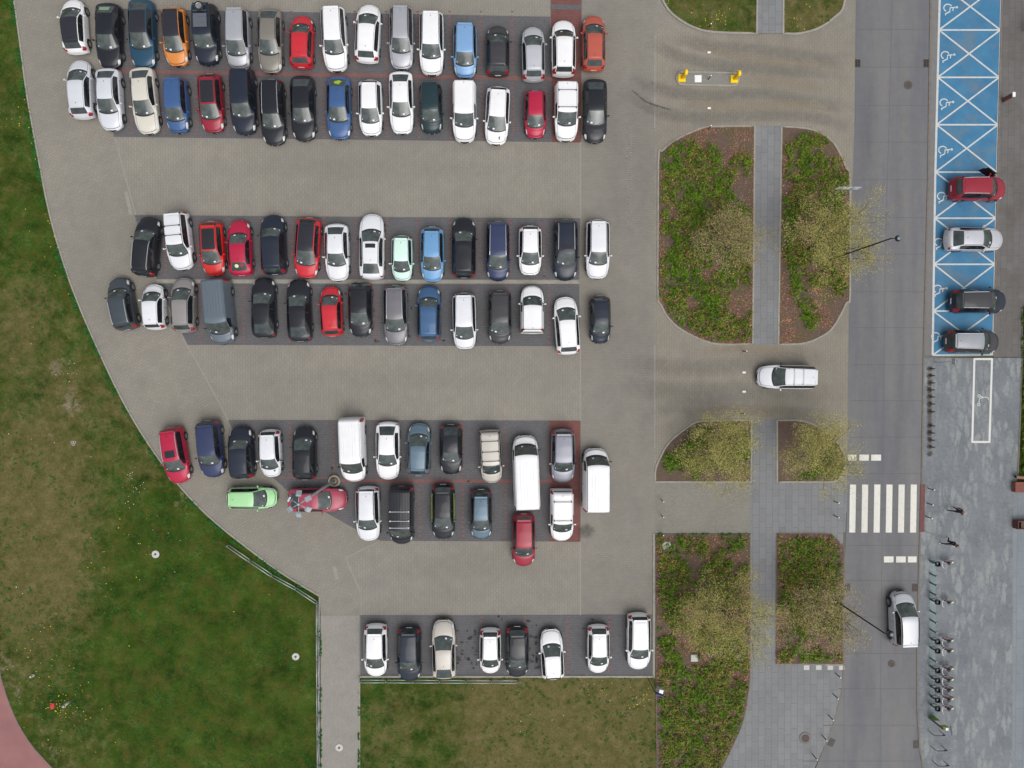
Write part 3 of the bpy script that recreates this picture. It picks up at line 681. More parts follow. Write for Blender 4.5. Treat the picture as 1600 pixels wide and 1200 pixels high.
stuff(mesh_obj('lawn_weeds', vs, fs, m_weed), 'low weeds and clover tufts across the lawn', 'weeds')
stuff(mesh_obj('dandelions', dv, df, m_dand), 'scattered yellow dandelion heads in the grass', 'flowers')
stuff(mesh_obj('daisies', wv, wf, m_daisy), 'scattered white daisies in the grass', 'flowers')
# ------------------------------------------------------------------ vehicles
def glass(name, c, rough=.05):
    m, n, b = newmat(name); b.inputs['Roughness'].default_value = rough; b.inputs['Specular IOR Level'].default_value = .7
    tc = n.nodes.new('ShaderNodeTexCoord'); f = ramp(n, noi(n, tc.outputs['Object'], 2.6, 3), [(.35, .7), (.65, 1.25)])
    n.links.new(mixc(n, 1, c, f, 'MULTIPLY'), b.inputs['Base Color']); return m
m_ws = glass('windscreen_glass', (.060, .076, .072), .12); m_rw = glass('rear_glass', (.034, .046, .046), .1); m_sg = glass('side_glass', (.012, .014, .016))
m_trim = mat('black_trim', (.012, .012, .014), .55); m_tyre = mat('tyre_rubber', (.02, .02, .02), .85); m_rim = mat('alloy_rim', (.45, .46, .48), .35, .8)
m_head = mat('headlamp_glass', (.72, .74, .74), .12, .1, .6); m_tail = mat('taillamp_red', (.30, .008, .014), .25, 0, .5)
m_plate = mat('plate_white', (.7, .7, .68), .5); m_paper = mat('paper_white', (.75, .78, .85), .7); m_alu = mat('brushed_aluminium', (.55, .56, .58), .35, .7)
m_rail = mat('black_rail', (.02, .02, .022), .45); m_sun = mat('sunroof_glass', (.02, .022, .028), .08); m_lime = mat('lime_trim', S(170, 205, 60), .5)
COL = {'white': (.80, .80, .81, 0), 'pearl': (.70, .71, .74, 0), 'silver': (.50, .51, .545, .25), 'silver2': (.40, .41, .44, .3), 'lilac': (.26, .265, .31, .3), 'cream': (.60, .57, .50, 0), 'beige': (.50, .47, .42, .1),
       'greige': (.27, .255, .25, .2), 'brown': (.22, .20, .175, .25), 'black': (.011, .013, .019, 0), 'navy': (.012, .018, .034, 0), 'navy2': (.030, .042, .105, .1), 'blue': (.045, .105, .25, .1), 'midblue': (.05, .115, .235, .2),
       'sky': (.20, .36, .60, .1), 'sky2': (.14, .31, .54, .05), 'teal': (.015, .065, .115, .15), 'red': (.52, .022, .035, 0), 'scarlet': (.58, .022, .018, 0), 'darkred': (.28, .016, .035, .1), 'crimson': (.42, .012, .05, .05),
       'maroon': (.34, .05, .085, .05), 'brick': (.42, .09, .06, 0), 'orange': (.62, .22, .045, 0), 'slate': (.055, .068, .082, .2), 'vanslate': (.12, .15, .18, .15), 'steel': (.11, .17, .22, .2), 'grey': (.075, .075, .08, .2),
       'taupe': (.17, .165, .18, .25), 'green': (.36, .66, .33, 0), 'mint': (.62, .84, .74, 0), 'dkgreen': (.012, .035, .042, .1), 'blackroof': (.020, .021, .030, 0), 'grphite': (.045, .045, .05, .1), 'pearl2': (.62, .635, .68, .1), 'midsilver': (.30, .31, .34, .2)}
def paintm(k):
    if 'paint_' + k in MATS: return MATS['paint_' + k]
    c = COL[k]; m = mat('paint_' + k, c[:3], .42, c[3], .45, vary=.03, vscale=1.5, spec=.25); m.node_tree.nodes['Principled BSDF'].inputs['Coat Roughness'].default_value = .08; return m
# fractions of length: cowl, roof front, roof rear, rear glass bottom ; heights
TYPES = {
 'hatch': dict(c=.20, f=.42, r=.85, g=.955, H=1.48, W=.885, zr=.98, tail=.80, wr=.665),
 'small': dict(c=.185, f=.40, r=.86, g=.96, H=1.49, W=.83, zr=1.0, tail=.82, wr=.66),
 'sedan': dict(c=.25, f=.45, r=.775, g=.925, H=1.44, W=.905, zr=1.0, tail=.93, wr=.645),
 'coupe': dict(c=.25, f=.46, r=.78, g=.95, H=1.40, W=.895, zr=.96, tail=.85, wr=.63),
 'wagon': dict(c=.225, f=.42, r=.905, g=.965, H=1.47, W=.91, zr=1.0, tail=.82, wr=.66),
 'suv': dict(c=.225, f=.40, r=.89, g=.965, H=1.64, W=.925, zr=1.1, tail=.9, wr=.69),
 'mpv': dict(c=.18, f=.385, r=.90, g=.97, H=1.60, W=.895, zr=1.05, tail=.85, wr=.70),
 'lav': dict(c=.20, f=.37, r=.965, g=.985, H=1.82, W=.905, zr=1.15, tail=1.0, wr=.80),
 'van': dict(c=.15, f=.31, r=.975, g=.99, H=1.98, W=.96, zr=1.3, tail=1.2, wr=.83),
 'bigvan': dict(c=.115, f=.235, r=.98, g=.992, H=2.45, W=1.02, zr=1.5, tail=1.4, wr=.86)}
def lin(pts, x):
    if x <= pts[0][0]: return pts[0][1]
    for (a, b), (c, d) in zip(pts[:-1], pts[1:]):
        if x <= c: return b + (d - b) * (x - a) / max(1e-6, c - a)
    return pts[-1][1]
def smo(pts, x, w_=.06): return sum(lin(pts, x + d * w_) * k for d, k in ((-2, .1), (-1, .22), (0, .36), (1, .22), (2, .1)))
WHEEL = {}
def wheel_meshes(r):
    if r in WHEEL: return WHEEL[r]
    t = MB(); t.lathe([(r * .64, -.10), (r * .95, -.10), (r, -.06), (r, .06), (r * .95, .10), (r * .64, .10)], seg=24, axis='X')
    q = MB(); q.lathe([(.001, .07), (r * .18, .075), (r * .2, .055)], seg=16, axis='X')
    q.lathe([(r * .54, .075), (r * .66, .09), (r * .66, -.09)], seg=24, axis='X'); q.lathe([(.001, .03), (r * .6, .03)], seg=16, axis='X', mi=0)
    for k in range(5):
        a = 2 * math.pi * k / 5; q.box((.062, math.cos(a) * r * .36, math.sin(a) * r * .36), (.03, r * .5, r * .13), 0, Matrix.Rotation(a, 3, 'X'))
    to = t.build('tyre_src', m_tyre, smooth=False); ro = q.build('rim_src', [m_rim, m_trim])
    WHEEL[r] = (to.data, ro.data); bpy.data.objects.remove(to); bpy.data.objects.remove(ro); return WHEEL[r]
def make_vehicle(root, typ, L, paint, opt, rnd):
    T = dict(TYPES[typ]); T.update(opt.get('T', {})); W, Hh = T['W'], T['H'] * rnd.uniform(.985, 1.015)
    sc_, sf, sr, sg = T['c'] * L, T['f'] * L, T['r'] * L, T['g'] * L
    isvan = typ in ('van', 'bigvan'); box = isvan or typ == 'lav'
    hz = .92 if Hh < 1.55 else (1.0 if Hh < 1.75 else (1.12 if Hh < 2.1 else 1.25))
    belt = hz + .02; zr = max(T['zr'], .9); r = .32 if Hh < 1.55 else .35; clr = .2
    top = [(0, .36), (.03, .56), (.09, hz - .32), (.2, hz - .22), (.5, hz - .11), (sc_ * .8, hz - .02), (sc_, hz), (sc_ + .05, hz + .01), (sf, Hh - .05), (sf + .35, Hh), (sf + (sr - sf) * .6, Hh - .005), (sr, Hh - (.07 if not box else .03)),
           (sg, zr), (min(L - .04, sg + .03), zr - .02), (L - .07, T['tail'] if typ != 'sedan' else .93), (L - .02, .55), (L, .38)]
    if typ == 'sedan': top = top[:12] + [(sg, 1.0), (sg + (L - sg) * .5, .99), (L - .1, .95), (L - .03, .7), (L, .38)]
    wr_ = W * T['wr']
    wf = [(0, W * .70), (sc_ * .6, W * .80), (sc_, W * .83), (sf, wr_ * 1.02), (sf + .5, wr_), (sr, wr_ * (.95 if not box else 1)), (sg, W * (.74 if not box else .84)), (L, W * (.72 if not box else .86))]
    sidew = [(0, W * .74), (.15, W * .86), (.55, W * .955), (1.1, W), (L - 1.1, W), (L - .5, W * .975), (L - .12, W * .92), (L, W * .84)]
    if box: sidew = sidew[:4] + [(L - .3, W), (L - .05, W * .975), (L, W * .95)]
    beltp = [(0, .40), (.05, .56), (.15, hz - .34), (.5, hz - .19), (sc_, belt - .06), (sc_ + .4, belt - .02), (sr, belt + .06), (L - .3, belt + .03 if typ != 'sedan' else .93), (L - .08, .8), (L, .4)]
    bowp = [(0, .50), (.4, .38), (sc_, .36), (sf, .16), (sf + .6, 0), (sr - .3, 0), (sr, -.03), (sg, -.07), (L, -.20)]
    if box: bowp = bowp[:6] + [(sr, 0), (L, -.05)]
    axf, axr = .21 * L if not isvan else .18 * L, L - (.20 * L if typ != 'sedan' else .225 * L)
    rows = [('t', f) for f in (0, .25, .5, .72, .86, .935, .965, 1.0)] + [('g', f) for f in (.10, .5, .88, 1.0)] + [('b', k) for k in range(5)]
    doors = []
    d0, d2 = sc_ + .12, min(sr + .05, L - .75); d1 = d0 + (d2 - d0) * .52
    if isvan: d1 = d0 + .95; d2 = d1 + 1.15
    elif typ == 'coupe': d1 = d2
    seams = sorted({round(x, 3) for x in (d0, d1, d2)})
    st = set([0, .015, .04, .08, .125, .15, .2, .28, .38, sc_ - .05, sc_, sc_ + .06, sf - .02, sf + .03, sr - .03, sr + .03, sg - .02, sg + .02, L - .28, L - .16, L - .1, L - .06, L - .03, L - .012, L])
    for x in seams: st |= {x - .012, x + .012}
    for ax in (axf, axr):
        for k in range(-5, 6): st.add(ax + k * (r + .06) / 5)
    x = .5
    while x < L - .3: st.add(x); x += .16
    S_ = sorted(st); T_ = [S_[0]]
    for x in S_[1:]:
        if x - T_[-1] > .0095: T_.append(x)
    S_ = [min(max(x, 0), L) for x in T_]
    def P(s, row, side):
        kind, f = row; zt = smo(top, s) if .06 < s < L - .09 else lin(top, s); wr = smo(wf, s); wv = smo(sidew, s, .04) if s > .1 else lin(sidew, s); zb = smo(beltp, s)
        crown = .045 if sf < s < sr else .035
        zf = max(zt - crown, zb if not (sf < s < sr) else zb); zf = max(zf, min(zb, zt)); zf = min(zf, zt)
        wb = wv * (.955 if not box else .975)
        if kind == 't': xx = f * wr; z = zt - (zt - zf) * f * f
        elif kind == 'g': 
            xx = wr + (wb - wr) * f; z = zf + (min(zb, zf) - zf) * f
            if box and s > sf: xx = wr + (wb - wr) * (f ** .6)
            else: xx += .02 * math.sin(f * math.pi)
        else:
            lo = clr
            zz = [min(zb, zf) - .05, .72 if not box else .85, .52, .34, clr]; ww = [.985, 1.0, 1.0, .985, .94]
            z = min(zz[f], min(zb, zf) - .02 * (f + 1)); xx = wv * ww[f]
        bw = lin(bowp, s) * (xx / W) ** 2.4; y = s + bw
        if kind == 'b':
            for ax in (axf, axr):
                d = abs(y - ax)
                if d < r + .06: arch = r + math.sqrt(max(0, (r + .06) ** 2 - d * d)) ; z = max(z, min(arch, z if f == 0 else 9) if f == 0 else arch) if z < arch else z
        return Vector((side * xx, L / 2 - y, z))
    nr = len(rows); parts = {}
    def put(key, quad): parts.setdefault(key, []).append(quad)
    for i in range(len(S_) - 1):
        s = (S_[i] + S_[i + 1]) / 2; seam = any(abs(s - x) < .012 for x in seams)
        for j in range(nr - 1):
            a, b = rows[j], rows[j + 1]; key = 'body'
            if a[0] == 't' and b[0] == 't':
                f = (a[1] + b[1]) / 2
                if sc_ + .05 < s < sf and f < .935: key = 'windscreen'
                elif sc_ + .05 < s < sf and f < .96: key = 'trim'
                elif sc_ - .055 < s < sc_ + .065 and f < .955: key = 'trim'
                elif sr + .02 < s < sg and f < .90: key = 'rear_window'
                elif sf < s < sr and f < .93: key = 'roof'
                elif sf < s < sr and f < .96: key = 'trim'
                elif sf < s < sr: key = 'gutter'
                elif .15 < s < sc_ - .05 and f < .93: key = 'bonnet'
                elif .125 < s < sc_ - .05 and f < .96: key = 'trim'
                elif s < .05 and f < .55: key = 'grille'
                elif typ == 'sedan' and sg + .02 < s < L - .1 and f < .93: key = 'boot_lid'
                elif typ == 'sedan' and sg + .02 < s < L - .1 and f < .96: key = 'trim'
                elif sg < s < L - .06 and f > .8 and typ != 'sedan': key = 'tl'
            elif a[0] == 'g' or b[0] == 'g':
                inner = a[0] == 'g' and b[0] == 'g' and not (b[1] == 1.0)
                g0 = sc_ + (.45 if not isvan else .3) * (sf - sc_); g1 = sr + .25 * (sg - sr) if typ in ('sedan', 'coupe') else (sr - .02)
                if isvan: g1 = d1 - .05
                if typ == 'lav' and not opt.get('glazed'): g1 = d1 + .05
                if inner and g0 < s < g1: key = 'trim' if any(abs(s - x) < .07 for x in seams[1:2]) and not isvan else 'sg'
                elif inner and g0 - .2 < s < g1 + .05: key = 'trim' if s > g1 else 'body'
                elif .06 < s < .42 and (a[1] > .05): key = 'hl'
                elif s > L - (.32 if typ != 'sedan' else .2) and s < L - .05: key = 'tl'
            else:
                if a[1] == 0 and .06 < s < .32: key = 'hl'
                elif a[1] == 0 and L - .26 < s < L - .04: key = 'tl'
                elif seam and j < nr - 2: key = 'trim'
                elif d0 < s < d1 and a[1] < 3: key = 'door0'
                elif d1 < s < d2 and a[1] < 3 : key = 'door1'
                elif a[1] == 3: key = 'trim' if opt.get('clad') else 'body'
            for side in (-1, 1):
                q = [P(S_[i], a, side), P(S_[i + 1], a, side), P(S_[i + 1], b, side), P(S_[i], b, side)]
                if side > 0: q = q[::-1]
                k2 = key + ('L' if side < 0 else 'R') if key in ('sg', 'hl', 'tl', 'door0', 'door1') else key
                put(k2, q)
    def emit(name, keys, mats):
        V = []; F = []; M = []; idx = {}
        for mi, k in enumerate(keys):
            for q in parts.get(k, []):
                f = []
                for p in q:
                    t = (round(p.x, 4), round(p.y, 4), round(p.z, 4))
                    if t not in idx: idx[t] = len(V); V.append(t)
                    if idx[t] not in f: f.append(idx[t])
                if len(f) > 2: F.append(f); M.append(mi)
        if F: return mesh_obj(name, V, F, mats, root, M, True)
    pm = paintm(paint); rp = paintm(opt['roof']) if 'roof' in opt else pm
    body = emit('body', ['body', 'trim', 'gutter'], [pm, m_trim, m_trim if opt.get('gut') else pm])
    # underbody pan and van roof ribs in the body mesh
    ub = MB(); ub.box((0, 0, .30), (W * 1.5, L * .9, .14), 0)
    ub.build('underbody', m_trim, root)
    emit('bonnet', ['bonnet'], [paintm(opt['hood']) if 'hood' in opt else pm]); emit('roof', ['roof'], [rp]); emit('windscreen', ['windscreen'], [m_ws])
    if not (isvan and not opt.get('reargl')): emit('rear_window', ['rear_window'], [m_rw])
    else: emit('rear_panel', ['rear_window'], [pm])
    emit('boot_lid', ['boot_lid'], [pm]); emit('grille', ['grille'], [m_trim])
    for sd in 'LR':
        emit('side_window', ['sg' + sd], [m_sg]); emit('headlight', ['hl' + sd], [m_head]); emit('taillight', ['tl' + sd], [m_tail])
        for dd in ('door0', 'door1'):
            d_ = emit('door', [dd + sd], [pm])
    if isvan or opt.get('ribs'):
        rb = MB()
        for k in range(-3, 4):
            pts = [P(sf + .45 + (sr - sf - .6) * t / 5, ('t', abs(k) / 3.6), 1 if k >= 0 else -1) + Vector((0, 0, .006)) for t in range(6)]
            rb.tube(pts, .016, 4)
        rb.build('roof_ribs', rp, root)
    # wheels
    tm_, rm_ = wheel_meshes(r)
    for sd in (-1, 1):
        for ax in (axf, axr):
            wv = smo(sidew, ax, .04); wo_ = link(bpy.data.objects.new('wheel', tm_), root); wo_.location = (sd * (wv - .10), L / 2 - ax, r)
            if sd < 0: wo_.rotation_euler = (0, 0, math.pi)
            link(bpy.data.objects.new('rim', rm_), wo_)
    # mirrors
    smy = sc_ + .55 * (sf - sc_) if not isvan else sc_ + .35 * (sf - sc_)
    for sd in (-1, 1):
        wb = smo(sidew, smy, .04) * .97; mb = MB(); q = smy + lin(bowp, smy) * .9
        h_ = belt + .03 if not isvan else belt + .12
        mb.tube([(sd * (wb - .03), L / 2 - q, h_ - .03), (sd * (wb + .07), L / 2 - q, h_)], .025, 5)
        mb.box((sd * (wb + .12), L / 2 - q + .03, h_ + .02), (.15, .085, .12 if not isvan else .26), 0, Matrix.Rotation(sd * -.35, 3, 'Z'), .85)
        mb.build('mirror', paintm(opt['mir']) if 'mir' in opt else (m_trim if isvan or rnd.random() < .1 else pm), root)
    for y, n_ in ((L / 2 - .005, 1), (-L / 2 + .01, -1)):
        if n_ == 1: mp_ = MB(); mp_.box((0, y - .022, .40), (.46, .012, .10)); mp_.build('number_plate', m_plate, root)
        else: mp_ = MB(); mp_.box((0, y + .022, .66), (.46, .012, .10)); mp_.build('number_plate', m_plate, root)
    def slab(name, s, f, side, ws_, ls_, m, dz=.012, shape='q'):
        a = P(s, ('t', f), side); b = P(s + .02, ('t', f), side); c = P(s, ('t', min(1, f + .05)), side)
        u = (a - b).normalized(); v_ = (c - a).normalized()
        nrm = u.cross(v_); nrm = nrm if nrm.z > 0 else -nrm; o = a + nrm * dz; mb = MB()
        if shape == 'q': pts = [(-1, -1), (1, -1), (1, 1), (-1, 1)]
        elif shape == 'c': pts = [(math.cos(t * .524), math.sin(t * .524)) for t in range(12)]
        else: pts = [(math.cos(t * .698) * (1 + .35 * math.sin(t * 2.9)), math.sin(t * .698) * (1 + .3 * math.cos(t * 4.1))) for t in range(9)]
        vs = [o + v_ * x * ws_ / 2 + u * y * ls_ / 2 for x, y in pts]; n_ = len(vs); vs += [p - nrm * .006 for p in vs]
        mb.add(vs, [tuple(range(n_)), tuple(range(n_, 2 * n_))[::-1]] + [(i, n_ + i, n_ + (i + 1) % n_, (i + 1) % n_) for i in range(n_)]); return mb.build(name, m, root)
    if not opt.get('nopermit'):
        pf = rnd.choice((.28, .35, .42, .3)); slab('parking_permit', sc_ + .16, pf, rnd.choice((-1, -1, 1)), .15, .13, m_paper)
    slab('inspection_sticker', sc_ + .17, .82, 1, .07, .06, m_paper)
    # wipers
    wi = MB()
    for sd in (-.1, .55): 
        a = P(sc_ + .08, ('t', abs(sd)), 1 if sd > 0 else -1) + Vector((0, 0, .02)); b = P(sc_ + .13, ('t', .6 if sd < 0 else .15), -1 if sd < 0 else 1) + Vector((0, 0, .02)); wi.tube([a, b], .012, 4)
    wi.build('wipers', m_trim, root)
    if not isvan and rnd.random() < .8:
        a = P(sr - .22, ('t', 0), 1); ae = MB(); ae.box(a + Vector((0, .02, .015)), (.035, .11, .04), 0, None, .5); ae.build('aerial', m_trim, root)
    if opt.get('sunroof'):
        a0, a1, wd = {1: (.12, .38, .62), 2: (.06, .94, .84), 3: (.10, .30, .62)}[opt['sunroof']]
        V = []; n_ = 7
        for t in range(n_ + 1):
            s = sf + (sr - sf) * (a0 + (a1 - a0) * t / n_)
            for f in (-1, -.5, 0, .5, 1): p = P(s, ('t', abs(f) * wd), 1 if f >= 0 else -1); V.append((p.x, p.y, p.z + .008))
        mesh_obj('sunroof', V, [(t * 5 + k, (t + 1) * 5 + k, (t + 1) * 5 + k + 1, t * 5 + k + 1) for t in range(n_) for k in range(4)], m_sun, root, None, True)
    if opt.get('rails'):
        mr = m_alu if opt['rails'] == 'silver' else m_rail
        for sd in (-1, 1):
            rb = MB(); pts = [P(sf + (sr - sf) * t / 8, ('t', .97), sd) + Vector((0, 0, .05 if 0 < t < 8 else .0)) for t in range(9)][(1 if typ == 'suv' else 0):]; rb.tube(pts, .028, 6); rb.build('roof_rail', mr, root)
    if opt.get('bars'):
        for t in opt['bars']:
            rb = MB(); a = P(sf + (sr - sf) * t, ('t', .97), -1); b = P(sf + (sr - sf) * t, ('t', .97), 1); h_ = Vector((0, 0, .13))
            rb.tube([a + h_, b + h_], .022, 6); rb.box(a + h_ * .5 + Vector((.05, 0, 0)), (.08, .09, .13)); rb.box(b + h_ * .5 - Vector((.05, 0, 0)), (.08, .09, .13)); rb.build('crossbar', m_alu if opt.get('barcol') else m_rail, root)
    if typ in ('hatch', 'suv', 'small', 'wagon', 'mpv'):
        a = P(sr + .01, ('t', 0), 1); sp = MB(); sp.box((0, a.y - .05, a.z + .0), (wr_ * 1.75, .14, .03), 0, None, .94); sp.build('spoiler', opt.get('spoil') or rp if not opt.get('spoilblack') else m_trim, root)
    if opt.get('lime'):
        for sd in (-1, 1):
            rb = MB(); rb.tube([P(s, ('g', 1.0), sd) + Vector((sd * .01, 0, .01)) for s in (sc_ + .3, sf, (sf + sr) / 2, sr)], .016, 5); rb.build('window_trim', m_lime, root)
    for key, (s, f, sd, a, b, m, sh) in opt.get('decals', {}).items(): slab(key.strip('0123456789'), s * L, f, sd, a, b, m, .014, sh)
    if opt.get('spare'):
        rk = MB(); z0 = Hh
        for yy in (-.9, -.45, 0, .45): rk.tube([(-.5, L / 2 - sf - 1.25 + yy, z0 + .09), (.5, L / 2 - sf - 1.25 + yy, z0 + .09)], .02, 5)
        rk.box((0, L / 2 - sf - 1.0, z0 + .05), (1.0, 1.0, .05)); rk.build('roof_rack', mat('rack_grey', (.10, .11, .13), .5), root)
        sw = link(bpy.data.objects.new('spare_wheel', tm_), root); sw.location = (0, L / 2 - sr + .25, z0 + .10); sw.rotation_euler = (0, R(-90), 0); link(bpy.data.objects.new('rim', rm_), sw)
    if opt.get('open_door'):
        od = MB(); a = Vector((-W, L / 2 - d0 - .02, .7)); ang = R(-32); rot = Matrix.Rotation(ang, 3, 'Z'); 
        # local left side (x<0) of the car; door swings outward about its front edge
        c = a + rot @ Vector((0, -.55, 0)); od.box(c, (.07, 1.08, .62), 0, rot); od.build('open_door', mat('door_inner', (.03, .01, .014), .5), root)
        og = MB(); c2 = a + rot @ Vector((.04, -.6, .5)); og.box(c2, (.03, .85, .4), 0, rot); og.build('open_door_window', m_sg, root)
    return root
ORD = ['first', 'second', 'third', 'fourth', 'fifth', 'sixth', 'seventh', 'eighth', 'ninth', 'tenth', 'eleventh', 'twelfth', 'thirteenth', 'fourteenth', 'fifteenth', 'sixteenth', 'seventeenth']
D, U = 180, 0
bigr = {'ribs': 1}
sx = lambda **k: k
